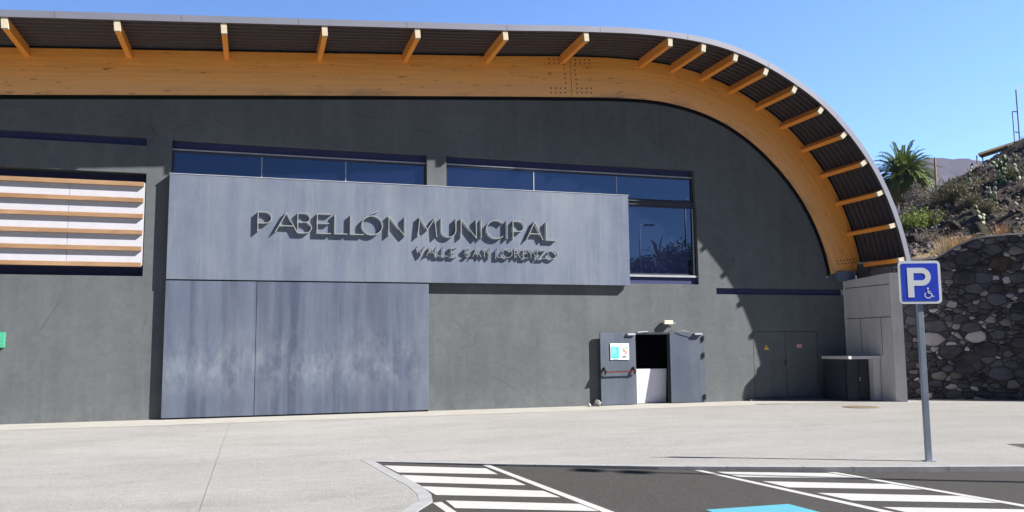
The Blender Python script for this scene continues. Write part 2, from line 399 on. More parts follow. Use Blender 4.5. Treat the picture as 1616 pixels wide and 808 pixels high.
# manhole cover, stain, drain grate
M_iron = simple('cast_iron', (.13, .10, .075), .8, .2, var=.3, scale=20)
bm = bmesh.new(); bmesh.ops.create_cone(bm, cap_ends=True, segments=40, radius1=.44, radius2=.43, depth=.01)
bmesh.ops.translate(bm, verts=bm.verts, vec=(14.85, 18.05, .007))
tag(obj('manhole_cover', bm, simple('rusty_cover', (.15, .115, .085), .85, .1, var=.25, scale=12)), 'rusty brown round manhole cover in the paving before the service doors', 'manhole cover')
bm = bmesh.new(); box(bm, 13.1, 13.95, 19.75, 20.1, .003, .012)
tag(obj('floor_hatch', recalc(bm), simple('grey_hatch', (.2, .195, .18), .85, .1)), 'flat grey hatch cover on the pale strip near the shaded wall', 'hatch')
g = thing('drain_grate', 'grey drain grate let into the paving at the right edge behind the kerb', 'drain', loc=(11.9, 10.3, 0), rz=R(-20))
bs = [(-.4, .4, k * .045 - .25, k * .045 - .228, .002, .012) for k in range(12)]
obj('grille', boxes(*bs), simple('grate_iron', (.09, .088, .085), .7, .3), g)
obj('frame', boxes((-.43, .43, -.29, .29, .001, .006)), M_joint, g)

# ================================================================== sports hall
WY = 21.25
hall = thing('sports_hall', 'dark grey sports hall with a curved timber-edged roof overhanging its front', 'building')
def smooth_curve(P, n=260, it=120):
    P = [Vector(p) for p in P]; L = [0]
    for a, b in zip(P, P[1:]): L.append(L[-1] + (b - a).length)
    out = []
    for i in range(n + 1):
        s = L[-1] * i / n; k = 0
        while k < len(L) - 2 and L[k + 1] < s: k += 1
        t = (s - L[k]) / (L[k + 1] - L[k]); out.append(P[k].lerp(P[k + 1], t))
    for _ in range(it):
        out = [out[0]] + [(out[i - 1] + out[i] * 2 + out[i + 1]) / 4 for i in range(1, n)] + [out[-1]]
    return out
line = lambda x: (x, 9.06 + .0785 * x)
S = smooth_curve([line(-30), line(-10), line(0), line(6), (7.42, 9.67), (9.42, 9.82), (10.58, 9.83), (11.57, 9.77), (12.33, 9.64), (13.20, 9.38), (14.1, 8.97),
                  (14.92, 8.50), (15.42, 8.13), (16.10, 7.45), (16.69, 6.71), (17.09, 6.02), (17.50, 5.0), (17.72, 4.08), (17.76, 3.85)], 300, 12)
def offs(C, d):
    out = []
    for i, p in enumerate(C):
        t = (C[min(i + 1, len(C) - 1)] - C[max(i - 1, 0)]).normalized(); out.append(p + Vector((-t.y, t.x)) * d)
    return out
LOW = smooth_curve([(-30, 7.92 - .079 * 30), (-10, 7.13), (0, 7.92), (5, 8.305), (8.34, 8.55), (9.6, 8.64), (11.0, 8.67), (12.22, 8.48), (13.27, 8.12), (14.32, 7.46),
                    (15.2, 6.63), (15.70, 6.0), (16.07, 5.38), (16.35, 4.78), (16.55, 4.12), (16.61, 3.72)], 300, 12)
def lowz(x):
    for a, b in zip(LOW, LOW[1:]):
        if a.x <= x <= b.x: return a.y + (b.y - a.y) * (x - a.x) / max(b.x - a.x, 1e-6)
    return 3.72
# roof edge + shell (solid band) from the front edge back
T = offs(S, .15)
def band(bm, A, B, y0, y1, mi=0, close=True):
    a0 = [bm.verts.new((p.x, y0, p.y)) for p in A]; a1 = [bm.verts.new((p.x, y1, p.y)) for p in A]
    b0 = [bm.verts.new((p.x, y0, p.y)) for p in B]; b1 = [bm.verts.new((p.x, y1, p.y)) for p in B]
    n = len(A)
    for i in range(n - 1):
        for q in ((a0[i], a0[i + 1], b0[i + 1], b0[i]), (a1[i], b1[i], b1[i + 1], a1[i + 1]), (a0[i], a1[i], a1[i + 1], a0[i + 1]), (b0[i], b0[i + 1], b1[i + 1], b1[i])):
            f = bm.faces.new(q); f.material_index = mi
    bm.faces.new((a0[0], b0[0], b1[0], a1[0])); bm.faces.new((a0[-1], a1[-1], b1[-1], b0[-1]))
bm = bmesh.new(); band(bm, offs(S, .055), offs(S, .146), 19.352, 55); recalc(bm)
obj('roof', bm, M_fascia, hall)
bm = bmesh.new(); band(bm, offs(S, -.004), T, 19.325, 19.35); recalc(bm)
rf = obj('fascia', bm, M_fascia, hall)
M_seam = simple('seam_grey', (.10, .10, .13), .6)
s_ = 4.0; acc = 0
for i in range(len(T) - 1):
    acc += (T[i + 1] - T[i]).length
    if acc > 2.5 and T[i].x > -12:
        acc = 0; a, b = S[i], T[i]; t = (S[i + 1] - S[i]).normalized() * .012
        bm = bmesh.new(); vv = [bm.verts.new((p.x, 19.322, p.y)) for p in (a - t * .5, a + t * .5, b + t * .5, b - t * .5)]; bm.faces.new(vv); obj('fascia_joint', bm, M_seam, rf)
# corrugated soffit: trapezoid ribs running along the curve
bm = bmesh.new(); prof = []; y = 19.352
while y < 21.3:
    prof += [(y, .0), (y + .10, .0), (y + .12, .055), (y + .19, .055), (y + .21, .0)]; y += .21
prof = [(y, z) for i, (y, z) in enumerate(prof) if i == 0 or abs(y - prof[i - 1][0]) > 1e-5]
SS = S[::3] + ([S[-1]] if (len(S) - 1) % 3 else [])
rows = []
for y, dz in prof:
    rows.append([bm.verts.new((p.x, y, p.y)) for p in offs(SS, dz)])
for a, b in zip(rows, rows[1:]):
    for i in range(len(a) - 1): bm.faces.new((a[i], b[i], b[i + 1], a[i + 1]))
for f in bm.faces: f.smooth = False
obj('soffit', recalc(bm), M_soffit, hall)
# glulam arch beam
bm = bmesh.new()
BS = offs(S, -.015)
# resample both to the same number of points already equal
band(bm, LOW, BS, 21.17, 21.42); recalc(bm)
uvl = bm.loops.layers.uv.new('along'); arcs = [0]
for a, b in zip(BS, BS[1:]): arcs.append(arcs[-1] + (b - a).length)
nb = len(BS)
def key(x, z): return (round(x, 4), round(z, 4))
look = {}
for i in range(nb): look[key(LOW[i].x, LOW[i].y)] = (arcs[i], 0.0); look[key(BS[i].x, BS[i].y)] = (arcs[i], 1.0)
for f in bm.faces:
    for lp in f.loops: lp[uvl].uv = look.get(key(lp.vert.co.x, lp.vert.co.z), (0, 0))
beam = obj('arch_beam', bm, M_arch, hall)
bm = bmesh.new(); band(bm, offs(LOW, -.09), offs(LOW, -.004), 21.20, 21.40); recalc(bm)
obj('beam_gap_black', bm, M_black, hall)  # black strip stands in for the dark gap under the beam
bm = bmesh.new(); band(bm, offs(S, -.035), offs(S, -.001), 21.12, 21.168); recalc(bm)
obj('soffit_closer', bm, M_black, hall)
# bolts and butt joint
M_bolt = simple('bolt_steel', (.06, .055, .05), .5, .4, .5)
bm = bmesh.new(); box(bm, 8.295, 8.305, 21.167, 21.175, 8.6, 9.66); 
for v in bm.verts: v.co.x += (v.co.z - 8.6) * -.04
obj('butt_joint', recalc(bm), M_black, beam)
bm = bmesh.new(); bmesh.ops.create_cone(bm, cap_ends=True, segments=8, radius1=.022, radius2=.02, depth=.012, matrix=Matrix.Rotation(R(90), 4, 'X')); recalc(bm)
bolt0 = obj('bolt', bm, M_bolt, beam)
pts = []
for dx in (-.62, -.48, -.34, -.2, .16, .30, .44, .58):
    pts += [(8.30 + dx, 8.66 + dx * .078), (8.30 + dx, 8.79 + dx * .078), (8.26 + dx, 9.50 + dx * .078), (8.26 + dx, 9.61 + dx * .078)]
for k in range(5):
    for dx in (-.17, .15): pts.append((8.29 + dx - k * .012, 8.93 + k * .13))
for k in range(6):
    pts += [(16.84 + k * .12, 4.12 + k * .012), (16.88 + k * .12, 4.02 + k * .012)]
for i, (x, z) in enumerate(pts):
    o = bolt0 if i == 0 else bolt0.copy()
    if i: link(o, beam)
    o.location = (x, 21.165, z)
obj('beam_shoe', boxes((16.75, 17.02, 21.12, 21.4, 3.50, 3.72), (17.06, 17.34, 21.12, 21.4, 3.50, 3.74), (16.75, 17.34, 21.10, 21.115, 3.52, 3.8), (17.36, 17.5, 21.2, 21.4, 3.5, 3.85, 1)), [simple('blue_grey_steel', (.10, .13, .2), .5), M_conc], hall)
# rafters under the soffit
def s_at(x):
    for i in range(len(S) - 1):
        if S[i].x <= x <= S[i + 1].x:
            t = (x - S[i].x) / (S[i + 1].x - S[i].x); return S[i].lerp(S[i + 1], t), (S[i + 1] - S[i]).normalized()
    return S[-1], (S[-1] - S[-2]).normalized()
RX = [-9.6, -7.43, -5.24, -3.07, -.86, 1.38, 3.59, 5.82, 8.01]
pts = [s_at(x) for x in RX]
# around the bend: equal arc spacing .96 from x=10.22
L = 0; i = 0
while S[i].x < 10.27: i += 1
acc = .99; k = i
while k < len(S) - 1:
    if acc >= .972: pts.append((S[k], (S[k + 1] - S[k]).normalized())); acc = 0
    acc += (S[k + 1] - S[k]).length; k += 1
for p, t in pts:
    n = Vector((t.y, -t.x))        # pointing inward/down
    bm = bmesh.new(); c = []
    for y in (19.37, 21.30):
        for (u, v_) in ((-.06, .0), (.06, .0), (.06, .235), (-.06, .235)):
            q = p + t * u + n * (v_ + .003); c.append(bm.verts.new((q.x, y, q.y)))
    for f in ((4, 5, 6, 7), (0, 1, 5, 4), (1, 2, 6, 5), (2, 3, 7, 6), (3, 0, 4, 7)): bm.faces.new([c[j] for j in f])
    # pale painted end cap, a finger deep
    for (ya, yb) in ((19.351, 19.44),):
        e = []
        for y in (ya, yb):
            for (u, v_) in ((-.064, .0), (.064, .0), (.064, .239), (-.064, .239)):
                q = p + t * u + n * (v_ + .002); e.append(bm.verts.new((q.x, y, q.y)))
        for f in ((0, 1, 2, 3), (0, 1, 5, 4), (1, 2, 6, 5), (2, 3, 7, 6), (3, 0, 4, 7)):
            ff = bm.faces.new([e[j] for j in f]); ff.material_index = 1
    obj('rafter', recalc(bm), [M_rafter, M_end], hall)

# ---- wall with openings
HOLES = [(-14, -2.60, 6.48, 6.675), (-14, -2.58, 3.345, 5.81), (-2.04, 4.21, 5.6, 6.68), (4.73, 12.11, 5.6, 6.685),
         (9.4, 12.14, 3.345, 5.6), (12.70, 17.085, 3.07, 3.25), (10.07, 12.215, -.3, 1.97), (13.85, 16.06, .07, 1.99)]
bm = bmesh.new()
xb = sorted(set([-30.0, 17.09] + [h[0] for h in HOLES] + [h[1] for h in HOLES] + [x * .25 for x in range(-40, 68)]))
for x0, x1 in zip(xb, xb[1:]):
    if x1 - x0 < 1e-4: continue
    xm = (x0 + x1) / 2
    t0, t1 = (lowz(x0) + .15, lowz(x1) + .15) if x1 < 16.7 else (3.6, 3.6)
    if 16.6 < x1 <= 16.76: t1 = 3.75; t0 = min(t0, 3.9)
    hs = sorted([(h[2], h[3]) for h in HOLES if h[0] <= xm <= h[1]])
    z = -.3
    for a, b in hs:
        if a > z + 1e-6: bm.faces.new([bm.verts.new(p) for p in ((x0, WY, z), (x1, WY, z), (x1, WY, a), (x0, WY, a))])
        z = b
    bm.faces.new([bm.verts.new(p) for p in ((x0, WY, z), (x1, WY, z), (x1, WY, t1), (x0, WY, t0))])
bmesh.ops.remove_doubles(bm, verts=bm.verts, dist=.0005)
depth = {0: .14, 1: .45, 2: .45, 3: .45, 4: .45, 5: .12, 6: .45, 7: .03}
for k, (x0, x1, z0, z1) in enumerate(HOLES):
    d_ = depth[k]; r = [(x0, z0), (x1, z0), (x1, z1), (x0, z1)]
    for i in range(4):
        if (k == 3 and i == 0) or (k == 4 and i == 2): continue
        a, b = r[i], r[(i + 1) % 4]
        bm.faces.new([bm.verts.new(p) for p in ((a[0], WY, a[1]), (b[0], WY, b[1]), (b[0], WY + d_, b[1]), (a[0], WY + d_, a[1]))])
bm.faces.new([bm.verts.new(p) for p in ((4.73, WY, 5.6), (9.4, WY, 5.6), (9.4, WY + .45, 5.6), (4.73, WY + .45, 5.6))])
# back skin behind the roof so no light leaks, with side return
for q in (((-30, WY + .5, -.3), (-30, WY + .5, 12), (-30, 55, 12), (-30, 55, -.3)), ((-30, 55, -.3), (17, 55, -.3), (17, 55, 4), (-30, 55, 4)), ((17.085, WY, -.3), (17.085, WY, 3.6), (17.085, 55, 3.6), (17.085, 55, -.3)),
          ((-30, WY, -.3), (-30, WY, 6), (-30, 55, 6), (-30, 55, -.3))):
    bm.faces.new([bm.verts.new(p) for p in q])
obj('wall', recalc(bm), M_plaster, hall)
# backs of the shallow recesses
obj('recess_strip', boxes((-14.0, -2.59, WY + .13, WY + .16, 6.47, 6.69)), M_recess, hall)
obj('recess_strip', boxes((12.69, 17.08, WY + .11, WY + .15, 3.06, 3.26)), M_recess, hall)

# ---- windows
def window(x0, x1, z0, z1, muls, blind=0, name='window', litbar=True, zs=None):
    """frame with glass set back in the wall"""
    y = WY + .13
    fr = [(x0, x1, y, y + .06, z1 - blind - .05, z1 - blind), (x0, x1, y, y + .06, z0, z0 + .05),
          (x0, x0 + .05, y + .001, y + .059, z0 + .05, z1 - blind - .05), (x1 - .05, x1, y + .001, y + .059, z0 + .05, z1 - blind - .05)]
    f = obj(name, boxes(*fr), M_dark, hall)
    for mx in muls: obj('mullion', boxes((mx - .012, mx + .012, y + .012, y + .05, z0 + .05, z1 - blind - .05)), M_frame, f)
    obj('pane', boxes((x0 + .02, x1 - .02, y + .03, y + .045, z0 + .02, z1 - blind - .02)), M_glass, f)
    if blind:
        obj('blind_box', boxes((x0, x1, y + .05, y + .09, z1 - blind + .03, z1)), M_recess, f)
        obj('sill_strip', boxes((x0, x1, y - .02, y + .05, z1 - blind, z1 - blind + .03)), M_frame, f)
    return f
window(-2.04, 4.21, 5.62, 6.68, [.05, 2.12], .235)
window(4.73, 12.11, 5.74, 6.685, [7.22, 9.70], .225)
window(9.4, 12.14, 3.60, 5.70, [], 0.09)
obj('window_transom', boxes((9.4, 12.14, WY + .06, WY + .14, 5.705, 5.735), (9.4, 12.14, WY + .1, WY + .2, 5.61, 5.70)), M_dark, hall)
obj('window_sill', boxes((9.4, 12.135, WY + .04, WY + .16, 3.545, 3.60)), M_frame, hall)
obj('sill_panel', boxes((9.4, 12.135, WY + .10, WY + .14, 3.34, 3.54)), M_recess, hall)
obj('side_trim', boxes((12.05, 12.075, WY + .10, WY + .13, 3.62, 5.55)), M_frame, hall)
# void behind glass
# ---- louvred window with white sheets and wood slats
lv = obj('louvre_window', boxes((-14, -2.59, WY + .34, WY + .40, 3.34, 5.82), (-14, -2.585, WY + .02, WY + .12, 3.56, 3.58)), M_recess, hall)
for xa, xb_ in ((-14, -8.5), (-8.49, -4.219), (-4.211, -2.60)):
    obj('white_sheet', boxes((xa, xb_, WY + .004, WY + .02, 3.60, 5.575)), M_white, lv)
for z in (5.53, 5.145, 4.765, 4.375, 3.99, 3.61):
    b = .0
    obj('slat', boxes((-14, -2.62, WY - .075, WY - .001, z - .05, z + .052), bevel=.004), M_slat, lv)
# ---- big sliding gate
for xa, xb_ in ((-2.055, -.006), (.006, 4.235)):
    lf = obj('gate_leaf', boxes((xa, xb_, 21.10, 21.15, .04, 3.245), bevel=.004), M_gate, hall)
obj('gate_backing', boxes((-2.04, 4.22, 21.155, 21.245, .0, 3.30)), M_black, hall)
obj('gate_guide', boxes((-2.05, 4.23, 21.11, 21.15, .0, .035)), M_black, hall)
# ---- panic door
dl = thing('panic', '', '')
bpy.data.objects.remove(dl)
def leaf_matrix(hx, hy, ang): return Matrix.Translation((hx, hy, 0)) @ Matrix.Rotation(ang, 4, 'Z')
ML = leaf_matrix(10.05, 21.185, R(180 + 3.2))
bm = boxes((0, 1.075, -.025, .025, .02, 1.965), bevel=.004, M=ML)
leafo = obj('door', bm, M_door, hall); leafo['label'] = 'open door leaf folded back against the wall'
# push bar on the visible side (local +y faces the camera after the turn)
def lb(*b, bev=0): return boxes(*b, bevel=bev, M=ML)
bm = bmesh.new(); tube(bm, [ML @ Vector((.10, .125, .915)), ML @ Vector((1.02, .125, .905))], .017, 10)
M_red = simple('red_push_bar', (.55, .10, .08), .4, .4)
pb = obj('push_bar', bm, M_red, leafo)
M_blackp = simple('black_plastic', (.012, .013, .014), .5, .3)
for u in (.06, .955):
    bm = bmesh.new(); tube(bm, [ML @ Vector((u + .02, .03, 1.02)), ML @ Vector((u + .02, .08, .99)), ML @ Vector((u + .02, .125, .91)), ML @ Vector((u + .02, .06, .84))], [.035, .038, .032, .02], 8)
    obj('bar_bracket', bm, M_blackp, pb)
obj('closer', lb((.02, .26, .028, .085, 1.90, 1.955)), M_frame, leafo)
dr = obj('door', boxes((11.13, 12.205, 21.19, 21.24, .02, 1.965), bevel=.004), M_door, hall); dr['label'] = 'closed door leaf with three hinges'
for z in (.16, 1.33, 1.80): obj('hinge', boxes((12.15, 12.20, 21.15, 21.188, z - .07, z + .07)), M_blackp, dr)
cl = obj('closer', boxes((11.88, 12.12, 21.10, 21.188, 1.90, 1.955), bevel=.004), M_frame, dr)
bm = bmesh.new(); tube(bm, [(11.93, 21.12, 1.93), (11.55, 21.12, 2.02), (11.13, 21.21, 2.0)], .008, 6)
obj('closer_arm', bm, M_frame, cl)
bm = bmesh.new(); tube(bm, [(10.1, 21.1, 1.98), (10.35, 21.14, 2.0), (10.5, 21.26, 2.0)], .01, 6)
obj('closer_arm', bm, M_frame, hall)
obj('door_frame', boxes((10.075, 12.21, 21.26, 21.32, 1.925, 1.965), (10.075, 10.11, 21.26, 21.32, 0, 1.925), (11.09, 11.125, 21.24, 21.31, 0, 1.925)), M_dark, hall)
# dark room behind the door
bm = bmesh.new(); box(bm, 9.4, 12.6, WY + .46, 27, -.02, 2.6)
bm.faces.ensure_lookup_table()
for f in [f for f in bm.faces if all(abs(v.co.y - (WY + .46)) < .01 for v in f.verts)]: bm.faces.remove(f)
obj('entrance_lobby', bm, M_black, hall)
# big dark box behind everything in the facade (holes of windows)
# ---- flush service doors
sd_ = obj('service_door', boxes((13.87, 14.945, 21.262, 21.30, .08, 1.975)), M_plaster, hall)
sd2 = obj('service_door', boxes((14.96, 16.04, 21.262, 21.30, .08, 1.975)), M_plaster, hall)
obj('service_door_gap', boxes((13.86, 16.05, 21.272, 21.32, .07, 1.985)), M_black, hall)
bm = bmesh.new(); tube(bm, [(14.9, 21.235, 1.0), (14.9, 21.235, 1.14)], .012, 6); obj('handle', bm, M_dark, sd_)
obj('threshold', boxes((13.6, 17.0, 21.12, 21.245, 0.0, .05)), M_plaster, hall)

# ================================================================== facade sign
sg = thing('facade_sign', 'large zinc sign board with raised metal lettering over the gate', 'sign')
obj('sign_board', boxes((-2.05, 9.90, 21.08, 21.19, 3.275, 5.80), bevel=.004), M_board, sg)
obj('sign_backing', boxes((-1.98, 9.86, 21.195, 21.247, 3.30, 5.78)), M_dark, sg)
obj('top_flashing', boxes((-2.06, 9.92, 21.07, 21.26, 5.804, 5.815)), simple('pale_flashing', (.46, .47, .5), .5, .3), sg)
M_letter = simple('brushed_letter_metal', (.30, .31, .30), .4, .4, .3, var=.1)
# each glyph: list of polylines in a unit box (x 0..1 of its width, z 0..1 of its height)
def arc(cx, cz, rx, rz, a0, a1, n=14): return [(cx + rx * math.cos(R(a0 + (a1 - a0) * i / n)), cz + rz * math.sin(R(a0 + (a1 - a0) * i / n))) for i in range(n + 1)]
G = {
 'P': [[(0, 0), (0, 1)], [(0, 1), (.55, 1)] + arc(.55, .72, .45, .28, 90, -90) + [(0, .44)]],
 'A': [[(0, 0), (.5, 1), (1, 0)], [(.19, .33), (.81, .33)]],
 'B': [[(0, 0), (0, 1)], [(0, 1), (.55, 1)] + arc(.55, .77, .35, .23, 90, -90) + [(0, .54)], [(.55, .54)] + arc(.6, .27, .4, .27, 90, -90) + [(0, 0)]],
 'E': [[(1, 1), (0, 1), (0, 0), (1, 0)], [(0, .52), (.86, .52)]],
 'L': [[(0, 1), (0, 0), (1, 0)]],
 'O': [arc(.5, .5, .5, .5, 0, 360, 30)],
 'N': [[(0, 0), (0, 1), (1, 0), (1, 1)]],
 'M': [[(0, 0), (.1, 1), (.5, .35), (.9, 1), (1, 0)]],
 'U': [[(0, 1), (0, .38)] + arc(.5, .38, .5, .38, 180, 360, 16) + [(1, 1)]],
 'I': [[(0, 0), (0, 1)]],
 'C': [arc(.55, .5, .55, .5, 45, 315, 24)],
 'V': [[(0, 1), (.5, 0), (1, 1)]],
 'S': [arc(.5, .75, .46, .25, 35, 250, 12) + arc(.5, .26, .48, .26, 70, -145, 12)],
 'R': [[(0, 0), (0, 1)], [(0, 1), (.5, 1)] + arc(.5, .74, .42, .26, 90, -90) + [(0, .48)], [(.5, .48), (1, 0)]],
 'Z': [[(0, 1), (1, 1), (0, 0), (1, 0)]],
}
def ribbon(bm, pts, th, y0, y1):
    P = [Vector(p) for p in pts]; closed = (P[0] - P[-1]).length < 1e-4
    if closed: P = P[:-1]
    n = len(P); A = []; B = []
    for i in range(n):
        if closed: a, b = P[i - 1], P[(i + 1) % n]
        else: a, b = P[max(i - 1, 0)], P[min(i + 1, n - 1)]
        t1 = (P[i] - a); t2 = (b - P[i])
        t1 = t1.normalized() if t1.length > 1e-6 else t2.normalized(); t2 = t2.normalized() if t2.length > 1e-6 else t1
        n1 = Vector((-t1.y, t1.x)); n2 = Vector((-t2.y, t2.x)); s = n1 + n2
        if s.length < .2: m_ = n1
        else: s.normalize(); m_ = s / max(s.dot(n1), .4)
        A.append(P[i] + m_ * th / 2); B.append(P[i] - m_ * th / 2)
    v = {}
    for k, L_ in (('a', A), ('b', B)):
        for j, y in enumerate((y0, y1)): v[k, j] = [bm.verts.new((p.x, y, p.y)) for p in L_]
    rng = range(n) if closed else range(n - 1)
    for i in rng:
        j = (i + 1) % n
        bm.faces.new((v['a', 0][i], v['a', 0][j], v['b', 0][j], v['b', 0][i]))
        bm.faces.new((v['a', 1][i], v['b', 1][i], v['b', 1][j], v['a', 1][j]))
        bm.faces.new((v['a', 0][i], v['a', 1][i], v['a', 1][j], v['a', 0][j]))
        bm.faces.new((v['b', 0][i], v['b', 0][j], v['b', 1][j], v['b', 1][i]))
    if not closed:
        for i in (0, n - 1): bm.faces.new((v['a', 0][i], v['b', 0][i], v['b', 1][i], v['a', 1][i]))
def letter(ch, x0, x1, z0, h, th, gap, dep, accent=False):
    bm = bmesh.new(); y1 = 21.08 - gap; y0 = y1 - dep
    for k, pl in enumerate(G[ch]): ribbon(bm, [(x0 + p[0] * (x1 - x0), z0 + p[1] * h) for p in pl], th, y0 + k * .0015, y1 - k * .0015)
    if accent: ribbon(bm, [(x0 + .45 * (x1 - x0), z0 + h * 1.08), (x0 + .80 * (x1 - x0), z0 + h * 1.30)], th, y0, y1)
    # stand-off pins
    pl = G[ch][0]
    for p in (pl[0], pl[-1]):
        x, z = x0 + p[0] * (x1 - x0), z0 + p[1] * h
        box(bm, x - .006, x + .006, y1 - .01, 21.081, z - .006, z + .006)
    recalc(bm); return obj('letter', bm, M_letter, sg)
row1 = [('P', -.01, .31), ('A', .40, .92), ('B', .93, 1.26), ('E', 1.40, 1.74), ('L', 1.83, 2.14), ('L', 2.22, 2.55), ('O', 2.50, 3.02), ('N', 3.18, 3.59),
        ('M', 3.93, 4.42), ('U', 4.54, 4.93), ('N', 5.07, 5.48), ('I', 5.61, 5.61), ('C', 5.76, 6.24), ('I', 6.32, 6.32), ('P', 6.49, 6.80), ('A', 6.87, 7.33), ('L', 7.43, 7.72)]
for i, (ch, a, b) in enumerate(row1): letter(ch, a, b, 4.462, .485, .02, .014, .072, accent=(i == 6))
row2 = [('V', 3.93, 4.12), ('A', 4.16, 4.37), ('L', 4.43, 4.55), ('L', 4.60, 4.73), ('E', 4.80, 4.96), ('S', 5.16, 5.31), ('A', 5.38, 5.60), ('N', 5.70, 5.86),
        ('L', 6.06, 6.20), ('O', 6.20, 6.46), ('R', 6.53, 6.69), ('E', 6.77, 6.91), ('N', 6.98, 7.16), ('Z', 7.22, 7.42), ('O', 7.46, 7.74)]
for ch, a, b in row2: letter(ch, a, b, 3.965, .235, .012, .028, .055)

# ================================================================== small fittings
fl = thing('floodlight', 'small cream floodlight on the wall above the open door', 'light', loc=(11.07, 21.25, 2.26))
obj('housing', boxes((-.13, .14, -.14, -.035, -.055, .05), bevel=.008), simple('cream_enamel', (.58, .55, .42), .5), fl)
obj('bracket', boxes((-.02, .03, -.034, -.001, -.03, .03), (.141, .25, -.07, -.055, -.03, -.01)), M_frame, fl)
m1 = simple('warning_yellow', (.62, .42, .03), .5)
bm = bmesh.new(); prism(bm, [(14.21, 1.46), (14.38, 1.46), (14.295, 1.61)], 'Y', 21.252, 21.259); 
prism(bm, [(14.285, 1.49), (14.31, 1.53), (14.292, 1.53), (14.305, 1.57), (14.28, 1.52), (14.298, 1.52)], 'Y', 21.249, 21.2515, 1)
tag(obj('warning_sign', recalc(bm), [m1, M_blackp]), 'yellow triangular warning sign with a bolt on the left service door', 'warning sign')
bm = boxes((15.34, 15.50, 21.252, 21.259, 1.51, 1.61), (15.35, 15.49, 21.249, 21.2515, 1.575, 1.60, 1), (15.35, 15.49, 21.249, 21.2515, 1.525, 1.535, 1), (15.35, 15.46, 21.249, 21.2515, 1.547, 1.556, 1))
tag(obj('notice_plate', bm, [simple('pale_plate', (.62, .42, .50), .5), simple('plate_red', (.5, .12, .16), .5)]), 'small pink and white notice plate on the right service door', 'notice')
# posters taped to the open leaf
M_paper = simple('poster_paper', (.72, .72, .70), .7, .1, var=.03); M_cyan = simple('poster_cyan', (.06, .44, .58), .6, .1, var=.05)
M_ink = simple('poster_ink', (.05, .06, .07), .7, .1); M_pink = simple('poster_pink', (.6, .22, .2), .7, .1); M_green = simple('poster_green', (.25, .34, .28), .7, .1)
def pz(x0, x1, z0, z1, mi, dy=0): return (x0, x1, 21.128 - dy - .004, 21.128 - dy, z0, z1, mi)
PM = Matrix.Translation((9.56, 21.135, 0)) @ Matrix.Rotation(R(3.2), 4, 'Z') @ Matrix.Translation((-9.56, -21.135 - .012, 0))
bs = [pz(9.27, 9.545, 1.235, 1.68, 0), pz(9.285, 9.53, 1.27, 1.585, 1, .002)]
for i in range(5): bs.append(pz(9.31, 9.31 + random.uniform(.1, .2), 1.53 - i * .03, 1.537 - i * .03, 0, .004))
bs += [pz(9.30, 9.40, 1.60, 1.625, 1, .002), pz(9.31, 9.52, 1.35, 1.355, 0, .004), pz(9.34, 9.5, 1.245, 1.255, 2, .002)]
tag(obj('poster', boxes(*bs, M=PM), [M_paper, M_cyan, M_ink]), 'cyan and white printed poster taped on the open door leaf', 'poster')
bs = [pz(9.555, 9.84, 1.235, 1.68, 0)]
tag_p = boxes(*bs, M=PM)
rr = random.Random(3)
def blot(bm, cx, cz, rx, rz, mi, dy):
    pts_ = [(cx + rx * math.cos(t) * rr.uniform(.75, 1.1), cz + rz * math.sin(t) * rr.uniform(.75, 1.1)) for t in [2 * math.pi * k / 10 for k in range(10)]]
    f = bm.faces.new([bm.verts.new(PM @ Vector((x, 21.124 - dy, z))) for x, z in pts_]); f.material_index = mi
for k, a_ in enumerate([(9.68, 1.50, .05, .07, 2), (9.73, 1.42, .055, .08, 1), (9.66, 1.37, .05, .05, 0), (9.69, 1.31, .08, .025, 3), (9.76, 1.56, .03, .05, 2), (9.62, 1.58, .025, .03, 2), (9.70, 1.40, .03, .05, 4)]):
    blot(tag_p, a_[0], a_[1], a_[2], a_[3], a_[4], .001 + k * .0008)
tag(obj('poster', tag_p, [M_paper, M_pink, M_green, M_ink, M_white]), 'white poster with a sketched figure taped beside the cyan one', 'poster')
# white board standing in the doorway
bm = boxes((10.10, 11.14, -.018, .018, 0, .955), bevel=.003, M=Matrix.Translation((0, 21.56, .01)) @ Matrix.Rotation(R(5.2), 4, 'X'))
tag(obj('barrier_board', bm, M_whiteboard), 'low white board closing the lower half of the dark doorway', 'board')
# rocks by the door
def rock(loc, r, mat, seed, label, name='stone', sq=(1, .8, .85)):
    bm = bmesh.new(); bmesh.ops.create_icosphere(bm, subdivisions=3, radius=1)
    for v in bm.verts:
        n_ = noise.noise(v.co * 1.1 + Vector((seed, 0, 0))) * .35 + noise.noise(v.co * 3 + Vector((0, seed, 0))) * .12
        v.co = Vector((v.co.x * sq[0], v.co.y * sq[1], v.co.z * sq[2])) * r * (1 + n_)
    zmin = min(v.co.z for v in bm.verts)
    for v in bm.verts: v.co += Vector((loc[0], loc[1], loc[2] - zmin - r * .08))
    return tag(obj(name, bm, mat, smooth=True), label, 'stone')
M_rockl = simple('grey_stone', (.20, .195, .20), .9, .1, var=.3, scale=9)
rock((8.80, 20.98, 0), .105, M_rockl, 2, 'round grey stone wedging the open door leaf at its foot')
rock((8.56, 20.95, 0), .05, simple('pale_stone', (.36, .35, .33), .9, .1), 5, 'small pale stone left of the larger one by the door')
# green box at the left edge
tag(obj('exit_light_box', boxes((-5.95, -5.36, 21.19, 21.248, 1.70, 2.04), (-5.93, -5.38, 21.185, 21.189, 1.86, 1.87, 1), (-5.93, -5.38, 21.185, 21.189, 1.78, 1.79, 1)), [simple('green_sign_face', (.06, .33, .20), .5), simple('green_lines', (.15, .45, .32), .5)]), 'green plate on the wall at the left edge of the photo', 'plate')

